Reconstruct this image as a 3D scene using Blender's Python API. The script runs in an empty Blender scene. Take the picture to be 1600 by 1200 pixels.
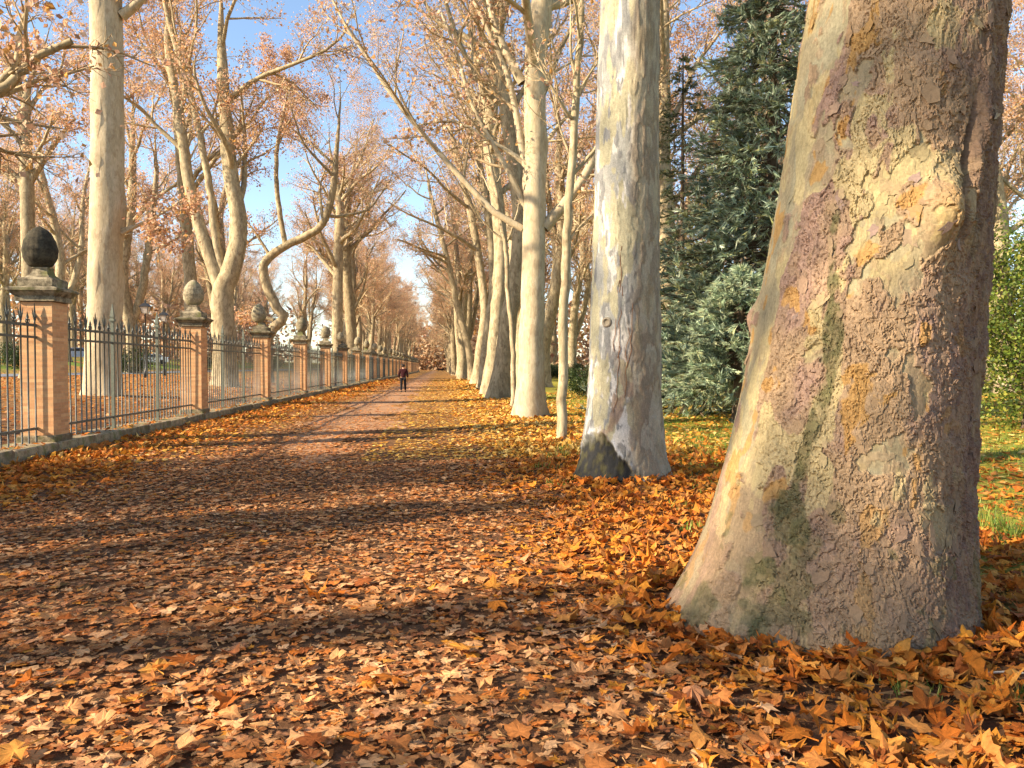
import bpy, math, random
import numpy as np
from mathutils import Vector, Matrix

# ------------------------------------------------------------------ camera, world, sun, exposure
scene = bpy.context.scene
COL = scene.collection
CAM = np.array([0.0, 0.0, 1.6])
YAW = math.atan(110 / 1200.0)            # camera looks a little to the right of the avenue (+Y)
PITCH = -math.atan(27 / 1200.0)
cam_d = bpy.data.cameras.new('camera')
cam = bpy.data.objects.new('camera', cam_d)
COL.objects.link(cam)
cam.location = CAM
cam.rotation_euler = (math.pi / 2 + PITCH, 0, -YAW)
cam_d.sensor_width = 36.0
cam_d.lens = 36.0 * 1200 / 1600
cam_d.clip_start = 0.05
cam_d.clip_end = 3000
scene.camera = cam

SUN_EL, SUN_AZ = 28.0, -109.0             # azimuth clockwise from +Y
sdir = Vector((math.sin(math.radians(SUN_AZ)) * math.cos(math.radians(SUN_EL)),
               math.cos(math.radians(SUN_AZ)) * math.cos(math.radians(SUN_EL)),
               math.sin(math.radians(SUN_EL))))
world = bpy.data.worlds.new('World')
scene.world = world
world.use_nodes = True
wn = world.node_tree
for n in list(wn.nodes):
    wn.nodes.remove(n)
sky = wn.nodes.new('ShaderNodeTexSky')
sky.sky_type = 'NISHITA'
sky.sun_disc = False
sky.sun_elevation = math.radians(SUN_EL)
sky.sun_rotation = math.radians(SUN_AZ % 360)
sky.air_density = 1.0
sky.dust_density = 0.4
sky.ozone_density = 1.2
bg = wn.nodes.new('ShaderNodeBackground')
bg.inputs['Strength'].default_value = 0.112
wo = wn.nodes.new('ShaderNodeOutputWorld')
wn.links.new(sky.outputs[0], bg.inputs[0])
wn.links.new(bg.outputs[0], wo.inputs[0])

sun_d = bpy.data.lights.new('sun', 'SUN')
sun_d.energy = 4.8
sun_d.angle = math.radians(0.55)
sun_d.color = (1.0, 0.84, 0.62)
sun = bpy.data.objects.new('sun', sun_d)
COL.objects.link(sun)
sun.rotation_euler = (-sdir).to_track_quat('-Z', 'Y').to_euler()
sun.location = (-30, 0, 40)

scene.view_settings.view_transform = 'Standard'
scene.view_settings.look = 'None'
scene.view_settings.gamma = 1.0
scene.view_settings.exposure = 1.4
scene.view_settings.use_curve_mapping = False
scene.render.engine = 'CYCLES'
scene.cycles.max_bounces = 3
scene.cycles.diffuse_bounces = 2
scene.cycles.glossy_bounces = 1
scene.cycles.transmission_bounces = 2
scene.cycles.use_adaptive_sampling = True
scene.cycles.adaptive_threshold = 0.02
scene.cycles.use_denoising = True
scene.cycles.use_light_tree = False

rng = np.random.default_rng(7)
random.seed(7)

# ------------------------------------------------------------------ placement helpers
CY, SY = math.cos(YAW), math.sin(YAW)
Rv = np.array([CY, -SY, 0.0])            # camera right on the ground
Fv = np.array([SY, CY, 0.0])             # camera forward on the ground
cp, sp = math.cos(PITCH), math.sin(PITCH)
Fw = np.array([SY * cp, CY * cp, sp])
Uw = np.array([-SY * sp, -CY * sp, cp])


def at(px, py, d):
    """photo pixel at a real distance in metres -> point in the place"""
    return CAM + Fw * d + Rv * ((px - 800) / 1200.0 * d) + Uw * ((600 - py) / 1200.0 * d)


def path_at(pts, d):
    return np.array([at(p[0], p[1], d if len(p) < 3 else p[2]) for p in pts])


XS = [-400, -80, -42, -33, -28, -13, -8.4, -7.7, -6.5, -1, 1.4, 2.7, 4.4, 8, 30, 400]
ZS = [6, 4, 2.4, .97, .93, .47, .2, .03, 0, 0, .01, .03, .02, -.03, 0, 0]


def gz(x, y):
    x = np.asarray(x, float); y = np.asarray(y, float)
    z = np.interp(x, XS, ZS)
    w = np.clip((x - 3) / 4, 0, 1)
    z = z + w * (.07 * np.sin(x * .9 + 1.3 * np.sin(y * .23)) * np.sin(y * .41 + .5))
    z = z + .012 * np.sin(x * 1.7 + y * .6) * np.sin(y * 1.1 - x * .4)
    return z


# ------------------------------------------------------------------ numpy noise
def _h(ix, iy, s):
    n = (ix.astype(np.int64) * 374761393 + iy.astype(np.int64) * 668265263 + s * 1442695041) & 0x7fffffff
    n = ((n ^ (n >> 13)) * 1274126177) & 0x7fffffff
    n = (n ^ (n >> 16)) & 0xffffff
    return n / float(0xffffff)


def vnoise(x, y, s=0):
    ix = np.floor(x).astype(np.int64); iy = np.floor(y).astype(np.int64)
    fx = x - ix; fy = y - iy
    fx = fx * fx * (3 - 2 * fx); fy = fy * fy * (3 - 2 * fy)
    a = _h(ix, iy, s); b = _h(ix + 1, iy, s); c = _h(ix, iy + 1, s); d = _h(ix + 1, iy + 1, s)
    return (a * (1 - fx) + b * fx) * (1 - fy) + (c * (1 - fx) + d * fx) * fy


def fbm(x, y, s=0, o=4):
    t = 0; a = .5; q = 0
    for i in range(o):
        t = t + a * vnoise(x * 2 ** i, y * 2 ** i, s + 17 * i); q += a; a *= .5
    return t / q


def cells(x, y, s=0):
    """cellular plates: distance to nearest, gap to the second nearest, random id of the cell"""
    ix = np.floor(x).astype(np.int64); iy = np.floor(y).astype(np.int64)
    f1 = np.full(x.shape, 9.0); f2 = np.full(x.shape, 9.0); cid = np.zeros(x.shape)
    for dx in (-1, 0, 1):
        for dy in (-1, 0, 1):
            jx = ix + dx; jy = iy + dy
            qx = jx + .1 + .8 * _h(jx, jy, s); qy = jy + .1 + .8 * _h(jx, jy, s + 5)
            d = np.hypot(x - qx, y - qy)
            i = _h(jx, jy, s + 11)
            m = d < f1
            f2 = np.where(m, f1, np.minimum(f2, d)); cid = np.where(m, i, cid); f1 = np.where(m, d, f1)
    return f1, f2 - f1, cid


def sstep(a, b, x):
    t = np.clip((x - a) / (b - a), 0, 1)
    return t * t * (3 - 2 * t)


# ------------------------------------------------------------------ mesh helpers
def mesh_np(name, V, F=None, col=None, smooth=False, mat=None, polys=None):
    """V (N,3); F (M,k) uniform faces, or polys = list of such arrays"""
    me = bpy.data.meshes.new(name)
    V = np.asarray(V, np.float32)
    fl = polys if polys is not None else [F]
    fl = [np.asarray(f, np.int32) for f in fl if len(f)]
    loops = np.concatenate([f.ravel() for f in fl])
    sizes = np.concatenate([np.full(len(f), f.shape[1], np.int32) for f in fl])
    starts = np.concatenate([[0], np.cumsum(sizes)[:-1]]).astype(np.int32)
    me.vertices.add(len(V)); me.vertices.foreach_set('co', V.ravel())
    me.loops.add(len(loops)); me.loops.foreach_set('vertex_index', loops)
    me.polygons.add(len(sizes)); me.polygons.foreach_set('loop_start', starts)
    me.polygons.foreach_set('loop_total', sizes)
    me.polygons.foreach_set('use_smooth', np.full(len(sizes), bool(smooth)))
    me.update(calc_edges=True)
    if col is not None:
        c = np.ones((len(V), 4), np.float32); c[:, :3] = np.asarray(col, np.float32)
        a = me.color_attributes.new('Col', 'FLOAT_COLOR', 'POINT')
        a.data.foreach_set('color', c.ravel())
    if mat is not None:
        me.materials.append(mat)
    return me


def link(name, me, parent=None, loc=None, kind=None):
    o = bpy.data.objects.new(name, me)
    COL.objects.link(o)
    if parent is not None:
        o.parent = parent
    if loc is not None:
        o.location = loc
    if kind:
        o['kind'] = kind
    return o


def tag(o, label, cat, group=None):
    o['label'] = label; o['category'] = cat
    if group:
        o['group'] = group
    return o


def thing(name, label, cat, loc=(0, 0, 0), rz=0, group=None):
    o = link(name, None, loc=tuple(float(v) for v in loc))
    o.rotation_euler = (0, 0, rz)
    o.empty_display_size = .2
    return tag(o, label, cat, group)


class MB:
    """collects pieces of one mesh"""
    def __init__(s):
        s.v = []; s.f = {}; s.n = 0; s.c = []

    def add(s, V, F, col=(1, 1, 1)):
        V = np.asarray(V, float)
        for f in F:
            f = np.asarray(f) + s.n
            if f.ndim == 1:
                f = f[None]
            s.f.setdefault(f.shape[1], []).append(f)
        s.v.append(V); s.n += len(V)
        c = np.asarray(col, float)
        s.c.append(np.broadcast_to(c, (len(V), 3)))
        return s

    def box(s, x0, x1, y0, y1, z0, z1, col=(1, 1, 1), bev=0.0, jit=0, r=None, taper=0.0):
        if bev <= 0:
            V = np.array([[x, y, z] for z in (z0, z1) for x, y in ((x0, y0), (x1, y0), (x1, y1), (x0, y1))], float)
            if taper:
                cx, cy = (x0 + x1) / 2, (y0 + y1) / 2
                V[4:, 0] = cx + (V[4:, 0] - cx) * (1 - taper); V[4:, 1] = cy + (V[4:, 1] - cy) * (1 - taper)
            if jit:
                V = V + r.normal(0, jit, V.shape)
            return s.add(V, [np.array([[0, 3, 2, 1], [4, 5, 6, 7], [0, 1, 5, 4], [1, 2, 6, 5], [2, 3, 7, 6], [3, 0, 4, 7]])], col)
        b = bev
        rings = []
        for z, q in ((z0, b), (z0 + b, 0), (z1 - b, 0), (z1, b)):
            x2, x3, y2, y3 = x0 + q, x1 - q, y0 + q, y1 - q
            rings.append([[x2 + b, y2, z], [x3 - b, y2, z], [x3, y2 + b, z], [x3, y3 - b, z], [x3 - b, y3, z], [x2 + b, y3, z], [x2, y3 - b, z], [x2, y2 + b, z]])
        V = np.array(rings, float).reshape(-1, 3)
        if jit:
            V = V + r.normal(0, jit, V.shape)
        Q = []
        for k in range(3):
            for i in range(8):
                j = (i + 1) % 8
                Q.append([k * 8 + i, k * 8 + j, k * 8 + 8 + j, k * 8 + 8 + i])
        return s.add(V, [np.array(Q), np.array([[7, 6, 5, 4, 3, 2, 1, 0]]), np.array([[24, 25, 26, 27, 28, 29, 30, 31]])], col)

    def square_loft(s, cx, cy, prof, col=(1, 1, 1)):
        """prof: list of (half width, z): a square profile moulding"""
        V = []
        for w, z in prof:
            V += [[cx - w, cy - w, z], [cx + w, cy - w, z], [cx + w, cy + w, z], [cx - w, cy + w, z]]
        n = len(prof)
        Q = [[k * 4 + i, k * 4 + (i + 1) % 4, k * 4 + 4 + (i + 1) % 4, k * 4 + 4 + i] for k in range(n - 1) for i in range(4)]
        return s.add(V, [np.array(Q), np.array([[3, 2, 1, 0]]), np.array([[4 * n - 4, 4 * n - 3, 4 * n - 2, 4 * n - 1]])], col)

    def lathe(s, prof, k=20, c=(0, 0), col=(1, 1, 1), noise=0, r=None):
        a = np.arange(k) * 2 * math.pi / k
        V = np.array([[c[0] + q * math.cos(t), c[1] + q * math.sin(t), z] for q, z in prof for t in a])
        if noise:
            V = V + r.normal(0, noise, V.shape)
        n = len(prof)
        i, j = np.meshgrid(np.arange(n - 1), np.arange(k), indexing='ij')
        i = i.ravel(); j = j.ravel(); j2 = (j + 1) % k
        Q = np.stack([i * k + j, i * k + j2, (i + 1) * k + j2, (i + 1) * k + j], 1)
        return s.add(V, [Q, np.arange(k)[::-1][None], ((n - 1) * k + np.arange(k))[None]], col)

    def tube(s, pts, rad, k=6, col=(1, 1, 1)):
        V, F = tubes(np.asarray(pts, float)[None], np.broadcast_to(np.asarray(rad, float), (len(pts),))[None], k)
        n = len(pts)
        caps = [np.arange(k)[::-1][None], ((n - 1) * k + np.arange(k))[None]]
        return s.add(V, [F] + caps, col)

    def build(s, name, mat=None, smooth=False, usecol=True):
        V = np.concatenate(s.v); C = np.concatenate(s.c)
        return mesh_np(name, V, polys=[np.concatenate(f) for f in s.f.values()], col=C if usecol else None, smooth=smooth, mat=mat)


def nrm(v):
    return v / np.maximum(np.linalg.norm(v, axis=-1, keepdims=True), 1e-9)


def tubes(P, R, k):
    """P (B,n,3) polylines, R (B,n) radii -> verts, quads"""
    B, n, _ = P.shape
    T = nrm(np.gradient(P, axis=1))
    ref = np.zeros_like(T); ref[..., 0] = 1
    flip = np.abs(T[..., 0]).mean(1) > .8
    ref[flip] = (0, 1, 0)
    N1 = nrm(np.cross(T, ref)); N2 = np.cross(T, N1)
    a = np.arange(k) * 2 * math.pi / k
    V = P[:, :, None, :] + R[:, :, None, None] * (np.cos(a)[None, None, :, None] * N1[:, :, None, :] + np.sin(a)[None, None, :, None] * N2[:, :, None, :])
    b, i, j = np.meshgrid(np.arange(B), np.arange(n - 1), np.arange(k), indexing='ij')
    b = b.ravel() * n * k; i = i.ravel(); j = j.ravel(); j2 = (j + 1) % k
    F = np.stack([b + i * k + j, b + (i + 1) * k + j, b + (i + 1) * k + j2, b + i * k + j2], 1)
    return V.reshape(-1, 3), F


def resample(P, n):
    P = np.asarray(P, float)
    d = np.concatenate([[0], np.cumsum(np.linalg.norm(np.diff(P, axis=0), axis=1))])
    # smooth with Catmull-Rom
    t = np.linspace(0, d[-1], n)
    out = np.zeros((n, 3))
    for q, tt in enumerate(t):
        i = min(max(np.searchsorted(d, tt) - 1, 0), len(P) - 2)
        u = (tt - d[i]) / max(d[i + 1] - d[i], 1e-9)
        p0 = P[max(i - 1, 0)]; p1 = P[i]; p2 = P[i + 1]; p3 = P[min(i + 2, len(P) - 1)]
        out[q] = .5 * ((2 * p1) + (p2 - p0) * u + (2 * p0 - 5 * p1 + 4 * p2 - p3) * u * u + (3 * p1 - p0 - 3 * p2 + p3) * u ** 3)
    return out


# ------------------------------------------------------------------ materials
def material(name):
    m = bpy.data.materials.new(name)
    m.use_nodes = True
    nt = m.node_tree
    bsdf = nt.nodes['Principled BSDF']
    return m, nt, bsdf


def N(nt, typ, **kw):
    n = nt.nodes.new(typ)
    for k, v in kw.items():
        if k in n.inputs.keys() and not hasattr(n, k):
            n.inputs[k].default_value = v
        elif hasattr(n, k):
            setattr(n, k, v)
        else:
            n.inputs[k].default_value = v
    return n


def noise(nt, vec, scale, detail=4, rough=.6):
    n = nt.nodes.new('ShaderNodeTexNoise')
    n.inputs['Scale'].default_value = scale
    n.inputs['Detail'].default_value = detail
    n.inputs['Roughness'].default_value = rough
    if vec is not None:
        nt.links.new(vec, n.inputs['Vector'])
    return n.outputs['Fac']


def ramp(nt, fac, stops, interp='LINEAR'):
    r = nt.nodes.new('ShaderNodeValToRGB')
    r.color_ramp.interpolation = interp
    e = r.color_ramp.elements
    while len(e) < len(stops):
        e.new(.5)
    for i, (p, c) in enumerate(stops):
        e[i].position = p
        e[i].color = (c[0], c[1], c[2], 1) if hasattr(c, '__len__') else (c, c, c, 1)
    nt.links.new(fac, r.inputs[0])
    return r.outputs[0]


def mixc(nt, fac, a, b, blend='MIX'):
    m = nt.nodes.new('ShaderNodeMix')
    m.data_type = 'RGBA'; m.blend_type = blend
    for v, s in ((fac, m.inputs[0]), (a, m.inputs[6]), (b, m.inputs[7])):
        if isinstance(v, (int, float)):
            s.default_value = v
        elif isinstance(v, tuple):
            s.default_value = (v[0], v[1], v[2], 1)
        else:
            nt.links.new(v, s)
    return m.outputs[2]


def bump(nt, bsdf, fac, strength, dist=.01):
    b = nt.nodes.new('ShaderNodeBump')
    b.inputs['Strength'].default_value = strength
    b.inputs['Distance'].default_value = dist
    nt.links.new(fac, b.inputs['Height'])
    nt.links.new(b.outputs[0], bsdf.inputs['Normal'])


def coords(nt, kind='Object', scale=None):
    tc = nt.nodes.new('ShaderNodeTexCoord')
    o = tc.outputs[kind]
    if scale:
        mp = nt.nodes.new('ShaderNodeMapping')
        mp.inputs['Scale'].default_value = scale
        nt.links.new(o, mp.inputs[0])
        o = mp.outputs[0]
    return o


def vcol(nt):
    a = nt.nodes.new('ShaderNodeVertexColor')
    a.layer_name = 'Col'
    return a.outputs[0]


def mat_leaf(name, transl=.35, rough=.6, mottled=60):
    m, nt, b = material(name)
    c = vcol(nt)
    n1 = noise(nt, coords(nt), mottled, 3)
    c2 = mixc(nt, 1.0, c, ramp(nt, n1, [(.25, .72), (.75, 1.25)]), 'MULTIPLY')
    nt.links.new(c2, b.inputs['Base Color'])
    b.inputs['Roughness'].default_value = rough
    b.inputs['Specular IOR Level'].default_value = .15 if name == 'fallen_leaf' else .3
    t = nt.nodes.new('ShaderNodeBsdfTranslucent')
    nt.links.new(c2, t.inputs[0])
    mx = nt.nodes.new('ShaderNodeMixShader')
    mx.inputs[0].default_value = transl
    nt.links.new(b.outputs[0], mx.inputs[1]); nt.links.new(t.outputs[0], mx.inputs[2])
    nt.links.new(mx.outputs[0], nt.nodes['Material Output'].inputs[0])
    return m


M = {}
M['litter'] = mat_leaf('fallen_leaf', .22, .8, 45)
M['canopy'] = mat_leaf('tree_leaf', .45, .6, 9)
M['needle'] = mat_leaf('needle', .15, .55, 4)
M['green'] = mat_leaf('evergreen_leaf', .3, .45, 8)
M['grass'] = mat_leaf('grass_blade', .35, .5, 20)


def mat_vbark(name, bs=.5, scale=60):
    m, nt, b = material(name)
    c = vcol(nt)
    o = coords(nt)
    n1 = noise(nt, o, scale, 5, .65)
    n2 = noise(nt, o, 11, 4)
    nv = noise(nt, coords(nt, 'Object', (1, 1, .25)), 70, 4, .7)
    c = mixc(nt, 1.0, c, ramp(nt, nv, [(.32, .80), (.68, 1.18)]), 'MULTIPLY')
    c = mixc(nt, 1.0, c, ramp(nt, n1, [(.3, .80), (.7, 1.18)]), 'MULTIPLY')
    c = mixc(nt, 1.0, c, ramp(nt, n2, [(.3, .88), (.7, 1.1)]), 'MULTIPLY')
    nt.links.new(c, b.inputs['Base Color'])
    b.inputs['Roughness'].default_value = .85
    b.inputs['Specular IOR Level'].default_value = .2
    bump(nt, b, n1, bs, .004)
    return m


M['herobark'] = mat_vbark('flaking_plane_bark')


def mat_bark(name, base, patch, dark, pos=(.42, .52, .62)):
    m, nt, b = material(name)
    o = coords(nt, 'Object', (1, 1, .45))
    n1 = noise(nt, o, 2.2, 5, .6)
    n2 = noise(nt, o, 5.5, 5, .65)
    n3 = noise(nt, coords(nt, 'Object', (1, 1, .2)), 24, 4, .7)
    c = ramp(nt, n1, [(pos[0], base), (pos[1], patch), (pos[2], base)])
    c = mixc(nt, ramp(nt, n2, [(.54, 0), (.60, .6)]), c, dark)
    c = mixc(nt, 1.0, c, ramp(nt, n3, [(.3, .75), (.7, 1.15)]), 'MULTIPLY')
    oi = nt.nodes.new('ShaderNodeObjectInfo')
    c = mixc(nt, 1.0, c, ramp(nt, oi.outputs['Random'], [(0, (.8, .76, .7)), (1, (1.1, 1.08, 1.05))]), 'MULTIPLY')
    nt.links.new(c, b.inputs['Base Color'])
    b.inputs['Roughness'].default_value = .85
    b.inputs['Specular IOR Level'].default_value = .2
    bump(nt, b, n2, .5, .02)
    return m


M['bark'] = mat_bark('pale_plane_bark', (.47, .39, .25), (.30, .245, .15), (.19, .135, .08))
M['smoothbark'] = mat_bark('smooth_cream_bark', (.55, .465, .32), (.47, .385, .25), (.36, .27, .165), (.40, .54, .70))
M['twig'] = mat_bark('twig_bark', (.56, .44, .27), (.48, .37, .23), (.38, .28, .17))
M['darkbark'] = mat_bark('dark_bark', (.10, .075, .05), (.14, .10, .07), (.06, .045, .03))


def mat_simple(name, col, rough=.7, metal=0.0, nscale=12, var=.25, bs=.2, bdist=.005, spec=.4, vc=False):
    m, nt, b = material(name)
    o = coords(nt)
    n1 = noise(nt, o, nscale, 5, .65)
    base = vcol(nt) if vc else col
    c = mixc(nt, 1.0, base, ramp(nt, n1, [(.25, 1 - var), (.75, 1 + var)]), 'MULTIPLY')
    nt.links.new(c, b.inputs['Base Color'])
    b.inputs['Roughness'].default_value = rough
    b.inputs['Metallic'].default_value = metal
    b.inputs['Specular IOR Level'].default_value = spec
    if bs:
        bump(nt, b, n1, bs, bdist)
    return m


M['brick'] = mat_simple('orange_brick', None, .92, 0, 16, .14, .06, .002, .1, vc=True)
M['iron'] = mat_simple('grey_green_iron_paint', (.085, .09, .075), .5, .0, 30, .35, .15, .002, .5)
M['post'] = mat_simple('pale_green_iron_paint', (.15, .16, .12), .55, .0, 25, .3, .15, .002, .4)


def mat_stone(name, base, dark, moss):
    m, nt, b = material(name)
    o = coords(nt)
    g = coords(nt, 'Object')
    n1 = noise(nt, o, 6, 6, .7)
    n2 = noise(nt, o, 30, 4, .7)
    n3 = noise(nt, g, 2.6, 4, .6)
    c = ramp(nt, n1, [(.38, dark), (.6, base)])
    c = mixc(nt, ramp(nt, n3, [(.52, 0), (.66, 1)]), c, moss)
    c = mixc(nt, 1.0, c, ramp(nt, n2, [(.3, .75), (.7, 1.25)]), 'MULTIPLY')
    oi = nt.nodes.new('ShaderNodeObjectInfo')
    c = mixc(nt, 1.0, c, ramp(nt, oi.outputs['Random'], [(0, .75), (1, 1.3)]), 'MULTIPLY')
    nt.links.new(c, b.inputs['Base Color'])
    b.inputs['Roughness'].default_value = .92
    b.inputs['Specular IOR Level'].default_value = .15
    bump(nt, b, n2, .6, .008)
    return m


M['stone'] = mat_stone('weathered_limestone', (.30, .25, .165), (.075, .06, .04), (.13, .125, .05))
M['finial_dark'] = mat_stone('blackened_limestone', (.09, .075, .05), (.035, .03, .022), (.06, .06, .03))
M['finial'] = mat_stone('grey_limestone', (.33, .28, .18), (.14, .115, .075), (.22, .20, .11))
M['kerb'] = mat_stone('kerb_limestone', (.34, .27, .17), (.17, .125, .075), (.16, .15, .06))

# ground: brown soil, leaf colours where leaves are too far to build, thin grass to the right
m, nt, b = material('leafy_soil')
geo = nt.nodes.new('ShaderNodeNewGeometry')
pos = geo.outputs['Position']
sx = nt.nodes.new('ShaderNodeSeparateXYZ'); nt.links.new(pos, sx.inputs[0])
nA = noise(nt, pos, 9, 4, .7)
nB = noise(nt, pos, 2.2, 5, .7)
nC = noise(nt, pos, .22, 4, .6)
vor = nt.nodes.new('ShaderNodeTexVoronoi'); vor.inputs['Scale'].default_value = 7
nt.links.new(pos, vor.inputs['Vector'])
sepv = nt.nodes.new('ShaderNodeSeparateColor'); nt.links.new(vor.outputs['Color'], sepv.inputs[0])
leafc = ramp(nt, sepv.outputs[0], [(0, (.10, .05, .02)), (.3, (.26, .13, .04)), (.55, (.40, .19, .05)), (.8, (.52, .27, .07)), (1, (.60, .36, .13))])
soil = ramp(nt, nA, [(.3, (.075, .036, .016)), (.7, (.19, .095, .045))])
grassc = ramp(nt, nA, [(.3, (.10, .11, .015)), (.5, (.26, .25, .035)), (.72, (.46, .36, .06))])
farm = nt.nodes.new('ShaderNodeMapRange'); farm.inputs[1].default_value = 14; farm.inputs[2].default_value = 45
nt.links.new(sx.outputs[1], farm.inputs[0])
c = mixc(nt, farm.outputs[0], soil, leafc)
rm = nt.nodes.new('ShaderNodeMapRange'); rm.inputs[1].default_value = 3.2; rm.inputs[2].default_value = 4.6
nt.links.new(sx.outputs[0], rm.inputs[0])
gm = ramp(nt, nB, [(.32, 0), (.48, 1)])
mul = nt.nodes.new('ShaderNodeMath'); mul.operation = 'MULTIPLY'
nt.links.new(rm.outputs[0], mul.inputs[0]); nt.links.new(gm, mul.inputs[1])
c = mixc(nt, mul.outputs[0], c, grassc)
lm = nt.nodes.new('ShaderNodeMapRange'); lm.inputs[1].default_value = -33; lm.inputs[2].default_value = -36
nt.links.new(sx.outputs[0], lm.inputs[0])
mul2 = nt.nodes.new('ShaderNodeMath'); mul2.operation = 'MULTIPLY'
nt.links.new(lm.outputs[0], mul2.inputs[0]); nt.links.new(ramp(nt, nC, [(.45, 0), (.55, 1)]), mul2.inputs[1])
c = mixc(nt, mul2.outputs[0], c, (.16, .22, .04))
nt.links.new(c, b.inputs['Base Color'])
b.inputs['Roughness'].default_value = .95
b.inputs['Specular IOR Level'].default_value = .1
bump(nt, b, nA, .8, .03)
M['ground'] = m

m, nt, b = material('trodden_dirt')
geo = nt.nodes.new('ShaderNodeNewGeometry'); pos = geo.outputs['Position']
nA = noise(nt, pos, 14, 5, .7); nB = noise(nt, pos, 1.4, 5, .7)
c = ramp(nt, nA, [(.3, (.29, .155, .08)), (.7, (.48, .28, .155))])
c = mixc(nt, ramp(nt, nB, [(.45, 0), (.65, .75)]), c, (.27, .145, .075))
nt.links.new(c, b.inputs['Base Color'])
b.inputs['Roughness'].default_value = .95
b.inputs['Specular IOR Level'].default_value = .1
bump(nt, b, nA, .6, .012)
M['dirt'] = m
M['asphalt'] = mat_simple('pale_asphalt', (.17, .18, .20), .85, 0, 20, .2, .3)

# ------------------------------------------------------------------ the ground
gx = np.concatenate([np.linspace(-400, -60, 18), np.linspace(-56, -9, 48), np.linspace(-8.6, 9, 70), np.linspace(10, 60, 50), np.linspace(70, 400, 16)])
gy = np.concatenate([np.linspace(-60, -4, 15), np.linspace(-3, 40, 90), np.linspace(41, 120, 50), np.linspace(125, 700, 40)])
GX, GY = np.meshgrid(gx, gy, indexing='ij')
V = np.stack([GX, GY, gz(GX, GY)], -1).reshape(-1, 3)
nx, ny = len(gx), len(gy)
i, j = np.meshgrid(np.arange(nx - 1), np.arange(ny - 1), indexing='ij')
i = i.ravel(); j = j.ravel()
F = np.stack([i * ny + j, (i + 1) * ny + j, (i + 1) * ny + j + 1, i * ny + j + 1], 1)
ground = link('ground', mesh_np('ground', V, F, smooth=True, mat=M['ground']), kind='structure')
ground['label'] = 'leaf strewn ground of the avenue and the park'

yy = np.concatenate([np.linspace(12.5, 40, 110), np.linspace(40.5, 300, 180)])
VV = []
for y in yy:
    l = -3.75 + .35 * math.sin(y * .7) + .25 * math.sin(y * 1.9 + 1)
    r = -1.2 + .22 * math.sin(y * .9 + 2) + .16 * math.sin(y * 2.3)
    nar = min(1, .12 + (y - 12.5) / 9); mid = -2.3 + .3 * math.sin(y); l, r = mid + (l - mid) * nar, mid + (r - mid) * nar
    for k in range(8):
        x = l + (r - l) * k / 7
        VV.append([x, y, float(gz(x, y)) + .006 - (.025 if k == 6 else 0) * (.5 + .5 * math.sin(y * .8))])
VV = np.array(VV); n = len(yy)
i, j = np.meshgrid(np.arange(n - 1), np.arange(7), indexing='ij'); i = i.ravel(); j = j.ravel()
F = np.stack([i * 8 + j, i * 8 + j + 1, (i + 1) * 8 + j + 1, (i + 1) * 8 + j], 1)
o = link('path', mesh_np('path', VV, F, smooth=True, mat=M['dirt']), kind='structure')
o['label'] = 'trodden bare dirt strip along the avenue'
# road beyond the railings
ry = np.linspace(-40, 500, 60)
V = np.array([[x, y, float(np.interp(x, XS, ZS)) + .05] for y in ry for x in (-33.2, -30.5, -27.8)])
i, j = np.meshgrid(np.arange(59), np.arange(2), indexing='ij'); i = i.ravel(); j = j.ravel()
F = np.stack([i * 3 + j, i * 3 + j + 1, (i + 1) * 3 + j + 1, (i + 1) * 3 + j], 1)
o = link('road', mesh_np('road', V, F, mat=M['asphalt']), kind='structure')
o['label'] = 'pale grey road beyond the railings'

# ------------------------------------------------------------------ leaves on the ground
OUT16 = [(-90, .30), (-60, .62), (-34, .60), (-12, .84), (8, .66), (22, .70), (42, .96), (58, .68), (74, .74), (90, 1.02), (106, .74), (122, .68), (138, .96), (158, .70), (172, .66), (192, .84), (214, .60), (240, .62)]
OUT10 = [(-90, .32), (-45, .62), (-12, .84), (14, .64), (44, .95), (66, .68), (90, 1.0), (114, .68), (136, .95), (166, .64), (192, .84), (225, .62)]
OUT7 = [(-90, .4), (-15, .82), (18, .66), (50, .92), (90, .95), (130, .92), (162, .66), (195, .82)]
OUT5 = [(-80, .5), (-5, .85), (70, .8), (120, 1.0), (190, .8)]


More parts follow.
